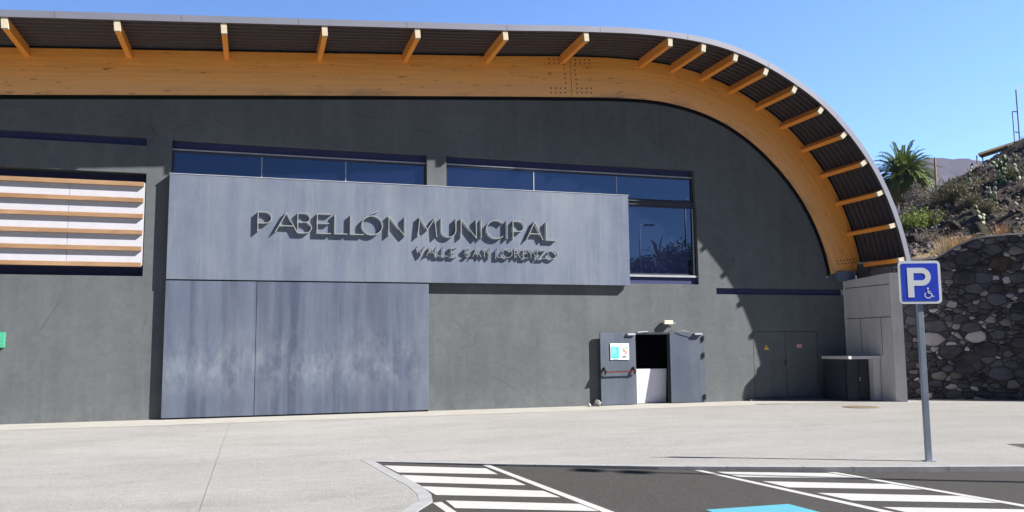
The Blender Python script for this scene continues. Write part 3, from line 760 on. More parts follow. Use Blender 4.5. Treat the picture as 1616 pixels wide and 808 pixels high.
# ================================================================== concrete wing wall and cabinet
cw = thing('concrete_wing_wall', 'bare concrete wing wall closing the right end of the hall', 'wall')
bm = bmesh.new(); prism(bm, [(17.10, 19.32), (17.33, 19.15), (17.62, 21.9), (17.06, 21.9), (17.06, 21.252), (17.10, 21.245)], 'Z', -.2, 3.5)  # front face angled so the sun misses it and it stays shaded
for v in bm.verts:
    if v.co.z > 3: v.co.z = 3.60 if v.co.y < 20 else 3.502
obj('wall', recalc(bm), M_conc, cw)
bm = bmesh.new()
for z in (3.28, 2.36): box(bm, 17.094, 17.10, 19.36, 21.2, z - .012, z + .012)
for y in (19.75, 20.6): box(bm, 17.095, 17.101, y - .008, y + .008, 1.3, 2.35)
obj('formwork_seams', recalc(bm), simple('seam_dark', (.12, .115, .11), .9), cw)  # darker seam strips on the concrete face
cb = thing('utility_cabinet', 'low dark utility cabinet with a concrete slab top against the concrete wing wall', 'cabinet')
obj('slab', boxes((15.98, 17.085, 19.82, 21.0, 1.18, 1.265), bevel=.008), M_conc, cb)
obj('pier', boxes((16.84, 17.08, 19.86, 20.95, 0, 1.178), bevel=.006), M_conc, cb)
obj('back', boxes((16.05, 16.84, 20.1, 20.95, 0, 1.178)), M_dark, cb)
for k, (xa, xb_) in enumerate(((16.07, 16.445), (16.455, 16.83))):
    bs = [(xa, xb_, 20.04, 20.06, .02, 1.17)] + [(xa + .03, xb_ - .03, 20.02, 20.038, .12 + j * .055, .155 + j * .055) for j in range(18)]
    dd = obj('louvred_door', boxes(*bs), simple('dark_louvre_paint', (.03, .031, .04), .5), cb)
    if k: obj('handle', boxes((xa + .02, xa + .045, 19.99, 20.018, .55, .66)), M_frame, dd)

# ================================================================== dry stone wall
P0 = Vector((17.52, 20.80)); D = Vector((.817, -.577)).normalized(); NRM = Vector((-D.y * -1, -D.x)) 
NRM = Vector((-.577, -.817)).normalized()   # towards the camera
def topz(s):
    K = [(-.2, 4.05), (1.15, 4.1), (1.95, 4.12), (2.3, 4.33), (2.6, 4.49), (2.95, 4.63), (3.3, 4.70), (3.7, 4.72), (6, 4.78), (12, 4.9), (40, 5.2)]
    for (a, za), (b, zb) in zip(K, K[1:]):
        if a <= s <= b: return za + (zb - za) * (s - a) / (b - a)
    return 4.1
def wpt(s, z, o):   # o = out of the wall
    p = P0 + D * s + NRM * o; return Vector((p.x, p.y, z))
stw = thing('stone_wall', 'dark volcanic stone retaining wall below the hillside at the right', 'wall')
m = N('volcanic_stone', .85, .2)
at = m.n('ShaderNodeAttribute', attribute_name='stone')
f = m.noise(14, 6, .7, None, .3, .7); f2 = m.noise(3, 4, .6, None, .35, .7)
base = m.mix(m.math('MULTIPLY', f, .5), at.outputs[0], m.mix(.5, at.outputs[0], (.03, .03, .035)))
base = m.mix(m.math('MULTIPLY', f2, .32), base, m.mix(.5, at.outputs[0], (.24, .23, .24)))
f3 = m.noise(38, 4, .8, None, .52, .68); base = m.mix(m.math('MULTIPLY', f3, .35), base, m.mix(.55, at.outputs[0], (.34, .33, .34)))
m.color(base); m.bump(m.math('ADD', f, m.noise(45, 4)), .6, .012); M_stone = m.m
rs = random.Random(11)
seeds = []
W_, H_ = 11.0, 5.2
AX = .66                                  # stones lie flat: distances are squeezed along the wall
tries = 0; rad_ = []
while tries < 42000:
    tries += 1
    p = Vector((rs.uniform(-.2, W_) * AX, rs.uniform(0, H_))); q_ = rs.choice((.06, .08, .10, .12, .13, .16, .19)) * (1 if tries > 500 else 1.25)
    if all((p - o).length > .50 * (q_ + ro_) for o, ro_ in zip(seeds, rad_)): seeds.append(p); rad_.append(q_)
bm = bmesh.new(); cl_ = bm.loops.layers.color.new('stone')
def clip(poly, a, n_):
    out = []
    for i in range(len(poly)):
        p, q = poly[i], poly[(i + 1) % len(poly)]; dp, dq = (p - a).dot(n_), (q - a).dot(n_)
        if dp <= 0: out.append(p)
        if dp * dq < 0: out.append(p.lerp(q, dp / (dp - dq)))
    return out
for a in seeds:
    poly = [a + Vector(t) for t in ((-.6, -.6), (.6, -.6), (.6, .6), (-.6, .6))]
    ra = rad_[seeds.index(a)]
    for b, rb_ in zip(seeds, rad_):
        d_ = b - a; l_ = d_.length
        if 1e-6 < l_ < .8:
            # weighted bisector, pulled back to leave a mortar gap
            poly = clip(poly, a + d_ * (.5 + (ra * ra - rb_ * rb_) / (2 * l_ * l_)) - d_.normalized() * .006, d_)
            if len(poly) < 3: break
    if len(poly) < 3: continue
    a = Vector((a.x / AX, a.y)); poly = [Vector((p.x / AX, p.y)) for p in poly]
    t_ = topz(a.x)
    if a.y > t_ - .03 or a.x < .42: continue
    poly = [Vector((p.x, min(max(p.y, .0), topz(p.x) - .045))) for p in poly]
    # round corners by cutting them
    rp = []
    for i in range(len(poly)):
        p, q, r_ = poly[i - 1], poly[i], poly[(i + 1) % len(poly)]
        k1 = rs.uniform(.03, .15); rp += [q.lerp(p, k1), q.lerp(p, k1 * .42).lerp(r_, k1 * .42), q.lerp(r_, k1)]
    c0 = sum(rp, Vector((0, 0))) / len(rp)
    bulge = rs.uniform(.02, .075)
    k = rs.random() + (.13 if ra > .13 else 0) * (rs.random() < .75)
    if k < .15: c = rs.uniform(.5, .75); colr = (c, c * .97, c)
    elif k < .27: c = rs.uniform(.34, .5); colr = (c, c * .96, c * .93)
    elif k < .32: colr = (.20, .15, .10)
    else: c = rs.uniform(.12, .32); colr = (c * .95, c * .94, c * 1.08)
    tilt = Vector((rs.uniform(-.12, .12), rs.uniform(-.12, .12)))
    def P3(p, o): return wpt(p.x, p.y, o + tilt.dot(p - c0))
    rings = []
    for sc, o in ((1.0, -.03), (1.0, bulge * .35), (.93, bulge * .85), (.72, bulge * 1.1), (.3, bulge * 1.2)):
        rings.append([bm.verts.new(P3(c0 + (p - c0) * sc, o + (rs.uniform(-.006, .006) if o > 0 else 0))) for p in rp])
    fs = []
    for r0, r1 in zip(rings, rings[1:]):
        for i in range(len(rp)): fs.append(bm.faces.new((r0[i], r0[(i + 1) % len(rp)], r1[(i + 1) % len(rp)], r1[i])))
    fs.append(bm.faces.new(rings[-1]))
    for f in fs:
        f.smooth = True
        for lp in f.loops: lp[cl_] = (*colr, 1)
recalc(bm); obj('stone_facing', bm, M_stone, stw)
# mortar core and cap
bm = bmesh.new(); n_ = 40; A = []
sv = [-.2 + 11.2 * i / n_ for i in range(n_ + 1)]
for s in sv:
    z = topz(s); A.append([bm.verts.new(wpt(s, zz, o)) for zz, o in ((-.3, -.0), (z - .04, -.0), (z - .04, -.45), (-.3, -.45))])
for a, b in zip(A, A[1:]):
    for i in range(4): bm.faces.new((a[i], b[i], b[(i + 1) % 4], a[(i + 1) % 4]))
bm.faces.new(A[0]); bm.faces.new(A[-1])
obj('mortar_core', recalc(bm), simple('dark_mortar', (.05, .048, .05), .95, .05), stw)
bm = bmesh.new(); A = []
for i in range(90):
    s = -.2 + 11.2 * i / 89; z = topz(s) + noise.noise(Vector((s * 3, 0, 0))) * .015
    A.append([bm.verts.new(wpt(s, zz, o)) for zz, o in ((z - .045, .055 + noise.noise(Vector((s * 5, 3, 0))) * .02), (z + .01, .04), (z + .015, -.47), (z - .04, -.47))])
for a, b in zip(A, A[1:]):
    for i in range(4): bm.faces.new((a[i], b[i], b[(i + 1) % 4], a[(i + 1) % 4]))
bm.faces.new(A[0]); bm.faces.new(A[-1])
obj('mortar_cap', recalc(bm), simple('pale_mortar', (.27, .25, .235), .95, .05, var=.25), stw)

# ================================================================== hillside
def hz(X, Y):
    """height of the hill; the flat terrace sits right behind the stone wall"""
    s = (Vector((X, Y)) - P0).dot(D)
    wall = topz(min(max(s, -.2), 12)) - .12
    if Y > 35: u = X * 35 / Y
    else: u = X
    z24 = 4.55 + .2 * max(u - 22, -3); z35 = 8.45 + .5 * (u - 32)
    z35 = max(z35, 5 + .1 * u * .5)
    t = (Y - 24.6 + .15 * max(u - 22, 0)) / 10.4
    if t < 0: z = min(z24, wall + .03 * max(0, -NRM.dot(Vector((X, Y)) - P0)))
    else:
        tt = min(t, 1); z = z24 + (z35 - z24) * (tt ** .85)
    if Y > 35: z += .10 * (Y - 35)
    z = min(z, 26)
    a = min(max(t * 3, 0.15), 1)
    z += a * (noise.fractal(Vector((X * .35, Y * .35, 1)), 1.0, 2.0, 5) * .38 + noise.noise(Vector((X * 1.9, Y * 1.9, 4))) * .10)
    if z > 3 and Y < 24: pass
    return z
m = N('volcanic_scree', .95, .08)
a = m.noise(1.6, 7, .72, None, .36, .66); b = m.noise(9, 5, .75, None, .4, .7); c = m.noise(.35, 4, .6, None, .42, .6)
base = m.mix(a, (.022, .018, .019), (.075, .060, .057)); base = m.mix(m.math('MULTIPLY', b, .4), base, (.12, .098, .09))
base = m.mix(m.math('MULTIPLY', c, .45), base, (.09, .085, .05))
geo = m.n('ShaderNodeNewGeometry'); sepn = m.n('ShaderNodeSeparateXYZ'); m.l(geo.outputs['Position'], sepn.inputs[0])
fl_ = m.n('ShaderNodeMapRange'); fl_.inputs[1].default_value = 5.4; fl_.inputs[2].default_value = 4.75; m.l(sepn.outputs[2], fl_.inputs[0])
base = m.mix(fl_.outputs[0], base, m.mix(b, (.24, .17, .10), (.36, .28, .19)))
m.color(base); m.bump(m.math('ADD', a, b), .9, .09); M_scree = m.m
bm = bmesh.new(); rows = []
ys = [19 + .22 * i for i in range(80)] + [36.6 + 1.1 * i for i in range(50)]
for Y in ys:
    r = []
    for i in range(230):
        X = 17.6 + i * .16 if Y < 36.6 else 17.6 + i * .5
        X = 17.3 + (i * .17) * (Y / 22)
        r.append((X, Y))
    rows.append(r)
grid = []
for r in rows: grid.append([bm.verts.new((x, y, hz(x, y))) for x, y in r])
for a, b in zip(grid, grid[1:]):
    for i in range(len(a) - 1):
        pm_ = a[i].co
        # keep only what lies behind the stone wall
        if -NRM.dot(Vector((pm_.x, pm_.y)) - P0) < .30: continue
        bm.faces.new((a[i], a[i + 1], b[i + 1], b[i]))
for v in [v for v in bm.verts if not v.link_faces]: bm.verts.remove(v)
for f in bm.faces: f.smooth = True
tag(obj('hillside', bm, M_scree), kind='structure')

# rocks on the hillside (scree: uncountable)
rs = random.Random(5)
M_scr = simple('scree_stone', (.062, .053, .054), .9, .1, var=.45, scale=4); M_scr2 = simple('scree_pale', (.22, .195, .185), .9, .1, var=.3, scale=4)
bm = bmesh.new()
ico = bmesh.new(); bmesh.ops.create_icosphere(ico, subdivisions=1, radius=1)
iv = [v.co.copy() for v in ico.verts]; jf = [[v.index for v in f.verts] for f in ico.faces]; ico.free()
for k in range(5200):
    Y = rs.uniform(22.5, 37.5); a_ = rs.uniform(.80, 1.32) ; X = Y * a_ * (.98 if Y < 30 else 1.0)
    if -NRM.dot(Vector((X, Y)) - P0) < .6: continue
    r = .035 + .12 * rs.random() ** 4
    if rs.random() < .010: r = rs.uniform(.18, .32)
    z = hz(X, Y); mi = 1 if rs.random() < .16 else 0
    q = Matrix.Rotation(rs.uniform(0, 6), 3, Vector((rs.random(), rs.random(), rs.random())).normalized())
    sc = Vector((rs.uniform(.7, 1.4), rs.uniform(.7, 1.2), rs.uniform(.5, .95)))
    vv = [bm.verts.new(Vector((X, Y, z)) + q @ Vector((p.x * sc.x, p.y * sc.y, p.z * sc.z)) * r * rs.uniform(.8, 1.15)) for p in iv]
    for f in jf: ff = bm.faces.new([vv[i] for i in f]); ff.material_index = mi
tag(obj('scree', bm, [M_scr, M_scr2]), 'loose dark and pale stones strewn over the hillside', 'scree', kind='stuff')

# foliage materials
def leafmat(name, c1, c2, trans=.25):
    m = N(name, .6, .25); 
    oi = m.noise(2.2, 3, .6, None, .3, .7)
    rnd = m.n('ShaderNodeNewGeometry')
    cc = m.mix(rnd.outputs['Random Per Island'], c1, c2); cc = m.mix(m.math('MULTIPLY', oi, .4), cc, tuple(x * .6 for x in c1))
    m.color(cc)
    tr = m.n('ShaderNodeBsdfTranslucent'); m.l(cc, tr.inputs[0]); mx = m.n('ShaderNodeMixShader'); mx.inputs[0].default_value = trans
    out = m.t.nodes['Material Output']; m.l(m.b.outputs[0], mx.inputs[1]); m.l(tr.outputs[0], mx.inputs[2]); m.l(mx.outputs[0], out.inputs[0])
    return m.m
M_olive = leafmat('olive_scrub', (.075, .072, .038), (.15, .14, .08)); M_yg = leafmat('euphorbia_green', (.15, .20, .035), (.27, .31, .07))
M_dry = leafmat('dry_grass', (.26, .18, .09), (.46, .36, .22), .3); M_greys = leafmat('grey_twigs', (.13, .11, .09), (.24, .21, .18))
M_palm = leafmat('palm_green', (.075, .125, .022), (.19, .25, .05)); M_palmdry = leafmat('palm_old_fronds', (.18, .17, .04), (.36, .30, .09))
M_trunk = simple('palm_trunk', (.14, .10, .07), .9, .1, var=.35, scale=5)
M_tree = leafmat('broad_leaf', (.02, .035, .010), (.05, .075, .02)); M_bark = simple('bark', (.10, .08, .06), .9, .1)
def quad_leaf(bm, p, d, n, l, w_, mi=0):
    s = d.cross(n)
    if s.length < 1e-3: s = Vector((1, 0, 0))
    s = s.normalized() * w_ / 2
    f = bm.faces.new([bm.verts.new(q) for q in (p, p + d * l * .5 + s, p + d * l, p + d * l * .5 - s)]); f.material_index = mi
def rdir(r, up=0): 
    v = Vector((r.gauss(0, 1), r.gauss(0, 1), r.gauss(0, 1) + up)); return v.normalized()
def shrub_mesh(rad, h, nl, leaf, r, mats, up=.8):
    bm = bmesh.new()
    stems = []
    for k in range(22):
        d = Vector((r.gauss(0, .8), r.gauss(0, .8), r.uniform(.6, 1.4))).normalized()
        e = Vector((d.x * rad, d.y * rad, d.z * h)) * r.uniform(.6, 1)
        tube(bm, [(0, 0, -.05), tuple(e * .5 + Vector((0, 0, .03))), tuple(e)], [.02 * rad + .004, .012 * rad + .003, .004], 4, False, 1); stems.append(e)
    for k in range(nl):
        e = r.choice(stems); t = r.uniform(.35, 1.08) ; p = e * t + rdir(r) * rad * .22
        p.z = max(p.z, .01); quad_leaf(bm, p, rdir(r, up), rdir(r), leaf * r.uniform(.6, 1.4), leaf * .35)
    return bm
def place_shrub(X, Y, rad, h, nl, leaf, mat, label, name='shrub', up=.8, cat='shrub', group=None, dz=-.05):
    t = thing(name, label, cat, group, loc=(X, Y, hz(X, Y) + dz))
    # foliage and stems as two parts
    r = random.Random(int(X * 100) + int(Y * 10)); bm = shrub_mesh(rad, h, nl, leaf, r, None, up)
    b2 = bm.copy()
    bmesh.ops.delete(bm, geom=[f for f in bm.faces if f.material_index == 1], context='FACES')
    bmesh.ops.delete(b2, geom=[f for f in b2.faces if f.material_index == 0], context='FACES')
    for f in b2.faces: f.material_index = 0
    obj('foliage', bm, mat, t); obj('stems', b2, M_greys, t)
    return t
def polar(px, Y):    # ground direction for a bearing given as tan(angle) from the facade normal
    return px * Y
CM = cam.matrix_world.to_3x3()
def bear(x, y=330):   # ground bearing (X per Y) of something seen at photo pixel x, y
    d = CM @ Vector(((x - 808) / 1314.2, -(y - 404) / 1314.2, -1)); return d.x / d.y
place_shrub(bear(1453) * 31.0, 31.0, 1.15, .95, 3000, .11, M_yg, 'large yellow-green cushion shrub on the slope below the palm', up=1.5)
place_shrub(bear(1440) * 28.6, 28.6, .6, .5, 900, .09, M_olive, 'olive shrub just in front of the yellow-green one by the roof end')
place_shrub(bear(1505) * 32, 32, 1.5, 1.0, 2400, .13, M_olive, 'broad olive scrub near the crest right of the brown post')
place_shrub(bear(1476) * 31, 31, .9, .8, 1300, .12, M_olive, 'rounded olive scrub on the crest below the brown post')
place_shrub(bear(1532) * 30.5, 30.5, .9, .6, 1200, .12, M_olive, 'low olive scrub left of the prickly pears')
place_shrub(bear(1560) * 28.2, 28.2, .7, .6, 1000, .11, M_olive, 'small dark scrub below the prickly pears')
place_shrub(bear(1595) * 31.2, 31.2, .8, .7, 1000, .12, M_olive, 'dark scrub at the right edge high on the slope')
place_shrub(bear(1468) * 28.4, 28.4, .6, .5, 700, .10, M_greys, 'grey twiggy bush right of the yellow-green shrub')
place_shrub(bear(1428) * 33, 33, 1.2, 1.4, 1200, .12, M_greys, 'grey leafless bush at the foot of the palm', up=2)
place_shrub(bear(1449) * 34, 34, .9, 1.2, 900, .12, M_greys, 'grey leafless bush right of the palm trunk', up=2)
# dry grass tufts
def tuft(X, Y, rad, h, n_, label, mat=M_dry, seed=1):
    r = random.Random(seed); bm = bmesh.new()
    for k in range(n_):
        a_ = r.uniform(0, 6.28); b = Vector((math.cos(a_), math.sin(a_), 0)) * r.random() ** .5 * rad * .5
        lean = Vector((math.cos(a_), math.sin(a_), 0)) * r.uniform(0, .45) + Vector((r.gauss(0, .1), r.gauss(0, .1), 0)); hh = h * r.uniform(.35, 1)
        s = Vector((math.cos(a_ + 1.5), math.sin(a_ + 1.5), 0)) * .007
        p0 = b; p1 = b + lean * hh * .4 + Vector((0, 0, hh * .6)); p2 = b + lean * hh + Vector((0, 0, hh * .95))
        v = [bm.verts.new(q) for q in (p0 - s, p0 + s, p1 + s * .7, p1 - s * .7, p2)]
        bm.faces.new((v[0], v[1], v[2], v[3])); bm.faces.new((v[3], v[2], v[4]))
    o = obj('grass_tuft', bm, mat); o.location = (X, Y, hz(X, Y) - .05)
    return tag(o, label, 'grass tuft', 'dry grass tufts above the stone wall')
TT = [(1488, 21.9, .55, .85, 160, 'tall pale dry grass tuft above the low end of the stone wall'),
      (1510, 21.9, .6, .75, 170, 'rust brown dry grass tuft where the wall top begins to rise'),
      (1528, 22.3, .5, .75, 130, 'dry grass tuft just behind the rising wall top'),
      (1500, 23.2, .5, .95, 120, 'tall thin dry grass tuft at the back of the terrace'),
      (1475, 23.0, .5, .45, 130, 'short straw coloured tuft near the left end of the terrace'),
      (1438, 23.4, .5, .4, 170, 'low rounded straw tuft beside the roof end'),
      (1550, 23.6, .5, .8, 110, 'thin brown grass tuft at the foot of the slope behind the wall'),
      (1578, 24.2, .5, .8, 110, 'rightmost thin brown grass tuft at the foot of the slope')]
M_rust = leafmat('rusty_grass', (.22, .10, .04), (.38, .22, .10), .3)
for k, (px, Y, rad, h, n_, lab) in enumerate(TT):
    tuft(bear(px) * Y, Y, rad, h, n_, lab, M_rust if k in (1, 2, 6, 7) else M_dry, k)
# ground cover on the slope (stuff)
r = random.Random(9); bm = bmesh.new()
for k in range(3400):
    Y = r.uniform(23.5, 37); X = Y * r.uniform(.86, 1.34)
    if noise.noise(Vector((X * .35, Y * .35, 7))) < r.uniform(-.1, .35): continue
    b = Vector((X, Y, hz(X, Y) - .02))
    for j in range(5): quad_leaf(bm, b + Vector((r.gauss(0, .09), r.gauss(0, .09), 0)), rdir(r, 1.6), rdir(r), r.uniform(.08, .28), .028, r.choice((0, 0, 1)))
tag(obj('ground_cover', bm, [M_olive, M_dry]), 'sparse dry weeds and low scrub over the hillside', 'ground cover', kind='stuff')
# prickly pears
M_cact = simple('cactus_green', (.055, .085, .035), .6, .3, var=.3, scale=8); M_cpale = simple('cactus_dry', (.34, .33, .25), .8, .1, var=.2)
def cactus(px, Y, n_, label, seed, pale=.3, size=1):
    X = bear(px) * Y; r = random.Random(seed)
    t = thing('prickly_pear', label, 'cactus', 'prickly pears on the hillside', loc=(X, Y, hz(X, Y) - .08))
    pads = [(Vector((0, 0, .05)), Vector((r.gauss(0, .4), r.gauss(0, .4), 1)).normalized())]; ms = {0: bmesh.new(), 1: bmesh.new()}
    for k in range(n_):
        b, d = r.choice(pads); d2 = (d + rdir(r) * .75 + Vector((0, 0, .3))).normalized(); L = r.uniform(.2, .34) * size
        n2 = rdir(r); s = d2.cross(n2).normalized(); n2 = s.cross(d2).normalized(); bm = ms[1 if r.random() < pale else 0]
        rf_, rb = [], []
        for i in range(10):
            a_ = 2 * math.pi * i / 10; q = b + d2 * (L / 2) * (1 - math.cos(a_)) + s * (L * .36) * math.sin(a_)
            rf_.append(bm.verts.new(q + n2 * .012)); rb.append(bm.verts.new(q - n2 * .012))
        c = b + d2 * L / 2; cf = bm.verts.new(c + n2 * .035); cbk = bm.verts.new(c - n2 * .035)
        for i in range(10):
            j = (i + 1) % 10; bm.faces.new((rf_[i], rf_[j], cf)); bm.faces.new((rb[j], rb[i], cbk)); bm.faces.new((rf_[i], rb[i], rb[j], rf_[j]))
        pads.append((b + d2 * L, d2))
    for k in (0, 1):
        if ms[k].faces: obj('pads' if k == 0 else 'dried_pads', recalc(ms[k]), M_cact if k == 0 else M_cpale, t, True)
        else: ms[k].free()
cactus(1566, 29.0, 26, 'prickly pear with bleached forked pads in the middle of the slope', 3, .5)
cactus(1550, 27.6, 12, 'small half-dried prickly pear below the forked one', 4, .6, .9)
cactus(1590, 30.8, 26, 'green prickly pear clump near the right edge high on the slope', 8, .12, 1.1)
cactus(1610, 30.2, 22, 'prickly pear cut by the right edge of the photo', 12, .2, 1.1)
cactus(1534, 33.0, 16, 'prickly pear on the crest with a long pale stem', 21, .5, .7)
for k, (px, Y, s_, lab) in enumerate([(1505, 28.5, .25, 'rounded boulder half way up the slope left of the small prickly pear'), (1440, 27.0, .28, 'grey boulder between the yellow-green shrub and the roof end'), (1478, 27.0, .24, 'dark boulder right of the yellow-green shrub'),
                                      (1540, 26.4, .35, 'broad dark boulder low on the slope'), (1520, 31.5, .3, 'dark boulder just under the crest')]):
    X = bear(px) * Y; rock((X, Y, hz(X, Y)), s_, M_scree, k * 3, lab, 'boulder')

# palms
def palm(loc, trunk_h, crown, nf, label, name='palm_tree', seed=1, skirt=True, tr=.35):
    r = random.Random(seed); t = thing(name, label, 'palm tree', loc=loc)
    bm = bmesh.new(); tube(bm, [(0, 0, -1), (0, 0, trunk_h * .5), (0, 0, trunk_h)], [tr * 1.15, tr, tr * 1.05], 14)
    for k in range(int(trunk_h * 26)):
        a_ = k * 2.4; z = trunk_h * k / (trunk_h * 26); p = Vector((math.cos(a_) * tr, math.sin(a_) * tr, z)); quad_leaf(bm, p, (Vector((math.cos(a_), math.sin(a_), 1.2))).normalized(), Vector((-math.sin(a_), math.cos(a_), 0)).cross(Vector((0, 0, 1))), .16, .16)
    obj('trunk', bm, M_trunk, t)
    def frond(bm, el, a_, L, droop, w_=.075, dens=40):
        d = Vector((math.cos(a_) * math.cos(el), math.sin(a_) * math.cos(el), math.sin(el))); p = Vector((math.cos(a_) * tr * .6, math.sin(a_) * tr * .6, trunk_h)); pts_ = [p.copy()]
        n_ = 12
        for i in range(n_):
            d = (d + Vector((0, 0, -droop * (i + 1) / n_ * .22))).normalized(); p = p + d * L / n_; pts_.append(p.copy())
        tube(bm, pts_, [.03 * (1 - i / (n_ + 1)) + .005 for i in range(n_ + 1)], 4, False)
        for k in range(dens * 2):
            s_ = .12 + .88 * (k // 2) / dens; f_ = s_ * n_; i = min(int(f_), n_ - 1); q = pts_[i].lerp(pts_[i + 1], f_ - i)
            tg = (pts_[i + 1] - pts_[i]).normalized(); sd = tg.cross(Vector((0, 0, 1)))
            if sd.length < .05: sd = Vector((-math.sin(a_), math.cos(a_), 0))
            sd.normalize(); sd *= 1 if k % 2 else -1
            upn = sd.cross(tg).normalized() * (1 if k % 2 else -1)
            dd = (tg * 1.0 + sd * .6 + upn * r.uniform(0, .35) + Vector((0, 0, -.12))).normalized()
            quad_leaf(bm, q, dd, upn, L * .17 * (1.05 - abs(s_ - .45)) * r.uniform(.8, 1.1), w_)
    bm = bmesh.new()
    for k in range(nf):
        el = R(84) - (k / nf) ** .8 * R(100); frond(bm, el, k * 2.39996 + r.uniform(-.2, .2), crown * r.uniform(.88, 1.08), 1.0 + r.uniform(-.2, .3))
    obj('crown', bm, M_palm, t)
    if skirt:
        bm = bmesh.new()
        for k in range(nf):
            el = R(0) - (k / nf) * R(62); frond(bm, el, k * 2.39996 + 1, crown * r.uniform(.75, 1.02), 1.9, .09, 28)
        obj('old_fronds', bm, M_palmdry, t)
        bm = bmesh.new(); bmesh.ops.create_icosphere(bm, subdivisions=3, radius=tr * 2.3)
        for v in bm.verts: v.co = Vector((v.co.x, v.co.y, v.co.z * 1.05 + trunk_h - tr * .9)) * 1.0
        obj('heart', bm, simple('palm_heart', (.36, .18, .04), .9, .1, var=.5, scale=14), t)
    return t
Yp = 58.0
palm((bear(1424, 250) * Yp, Yp, 10.9), 5.1, 2.85, 130, 'bushy date palm standing behind the roof end', seed=4, tr=.42)

# brown post, awning, pole frame, far ridge
M_brown = simple('brown_painted_post', (.13, .07, .05), .7, .2)
X = bear(1476, 265) * 50; bm = bmesh.new(); tube(bm, [(X, 50, 10.0), (X, 50, 15.45)], .085, 10); tube(bm, [(X, 50, 15.45), (X, 50, 15.6)], .05, 8)
tag(obj('post', bm, M_brown), 'thick brown post standing against the distant ridge right of the palm', 'post')
aw = thing('terrace_awning', 'flat tan awning roof jutting out at the top of the slope', 'awning')
ya = 41.0
xa0, xa1 = bear(1543, 238) * ya, bear(1630, 215) * ya
bm = bmesh.new()
for q in ((0, .0), (0, .16)):
    pass
v = []
xm = bear(1600) * ya
for (x, y, z) in ((xa0, ya, 13.42), (xa1, ya - 1.5, 14.95), (xa1 + .9, ya - .9, 14.95), (xa0 + .9, ya + .6, 13.42)):
    v.append((x, y, z))
a_ = [bm.verts.new(p) for p in v]; b_ = [bm.verts.new((p[0], p[1], p[2] + .14)) for p in v]
bm.faces.new(a_); bm.faces.new(b_)
for i in range(4): bm.faces.new((a_[i], a_[(i + 1) % 4], b_[(i + 1) % 4], b_[i]))
obj('roof', recalc(bm), simple('tan_awning', (.34, .26, .16), .8, .1), aw)
for x, y in ((xa0 + .1, ya + .2), (xa0 + 2.2, ya + .2), (xa0 + .9, ya + .5)):
    bm = bmesh.new(); tube(bm, [(x, y, 10.5), (x, y, 13.42 + (x - xa0) * .35)], .035, 6); obj('leg', bm, M_brown, aw)
M_bluep = simple('blue_grey_poles', (.09, .10, .22), .5, .3)
pf = thing('pole_frame', 'tall thin blue pole frame at the top right above the slope', 'pole frame')
yp = 36.0
def col_z(px, py, Y):   # height seen at a pixel for a thing standing at depth Y
    X_ = bear(px) * Y; d_ = math.hypot(X_, Y)
    return X_
for x0, z0, z1, rr_ in ((bear(1609, 215) * yp, 12, 16.0, .045), (bear(1601, 218) * yp, 12, 14.7, .035)):
    bm = bmesh.new(); tube(bm, [(x0, yp, z0), (x0, yp, z1)], rr_, 8); obj('pole', bm, M_bluep, pf)
xA, xB = bear(1609, 215) * yp, bear(1601, 218) * yp
for (p, q) in (((xA, yp, 16.0), (xA + 3, yp, 17.5)), ((xA, yp, 14.7), (xB, yp, 14.7)), ((xA, yp, 13.5), (xB, yp, 13.5))):
    bm = bmesh.new(); tube(bm, [p, q], .03, 6); obj('crossbar', bm, M_bluep, pf)
# far ridge
m = N('far_mountain', 1, 0)
f = m.noise(.012, 8, .7, m.co((1, 1, 2)), .35, .65); f2 = m.noise(.05, 6, .75, None, .45, .7)
base = m.mix(f, (.050, .045, .060), (.085, .074, .085)); m.color(m.mix(m.math('MULTIPLY', f2, .5), base, (.03, .03, .025))); M_mtn = m.m
bm = bmesh.new(); rows = []
Yd = 900
for j in range(26):
    t = j / 25; r = []
    for i in range(140):
        px = 1180 + i * 6; b_ = bear(px, 250)
        crest = 252 + noise.fractal(Vector((px * .02, 2, 0)), 1, 2, 5) * 7
        if px < 1462: crest -= (1462 - px) * .55
        if px > 1560: crest -= (px - 1560) * .02
        Y = Yd - 340 * (1 - t); X = b_ * Y
        z = (crest) * (t ** 1.15) + noise.fractal(Vector((X * .008, Y * .008, 3)), 1, 2, 5) * 12 * t * (1 - t)
        r.append(bm.verts.new((X, Y, z)))
    rows.append(r)
for a, b in zip(rows, rows[1:]):
    for i in range(len(a) - 1): bm.faces.new((a[i], a[i + 1], b[i + 1], b[i]))
for f in bm.faces: f.smooth = True
tag(obj('mountains', bm, M_mtn), kind='structure')
# tree clumps on the far crest

# ================================================================== parking sign
PSL = Vector((8.99, 9.60))
ps = thing('parking_sign', 'blue disabled parking sign with a white P on a grey steel pole', 'sign', loc=(PSL.x, PSL.y, 0), rz=R(-19.5))
obj('pole', boxes((-.045, .035, -.03, .03, -.05, 2.74), bevel=.006), M_galv, ps)
def rrect(w_, h_, r_, cx=0, cz=0, n_=6):
    P = []
    for sx, sz, a0 in ((1, 1, 0), (-1, 1, 90), (-1, -1, 180), (1, -1, 270)):
        for i in range(n_ + 1):
            a_ = R(a0 + 90 * i / n_); P.append((cx + sx * (w_ / 2 - r_) + r_ * math.cos(a_), cz + sz * (h_ / 2 - r_) + r_ * math.sin(a_)))
    return P
M_sw = simple('sign_white', (.66, .68, .70), .4, .4, var=.03); M_sb = simple('sign_blue', (.012, .045, .50), .4, .4, var=.05)
SZ = 2.49; SW = .585; SH = .61
bm = bmesh.new(); prism(bm, rrect(SW, SH, .06, 0, SZ), 'Y', -.052, -.034); board = obj('sign_plate', recalc(bm), M_sw, ps)
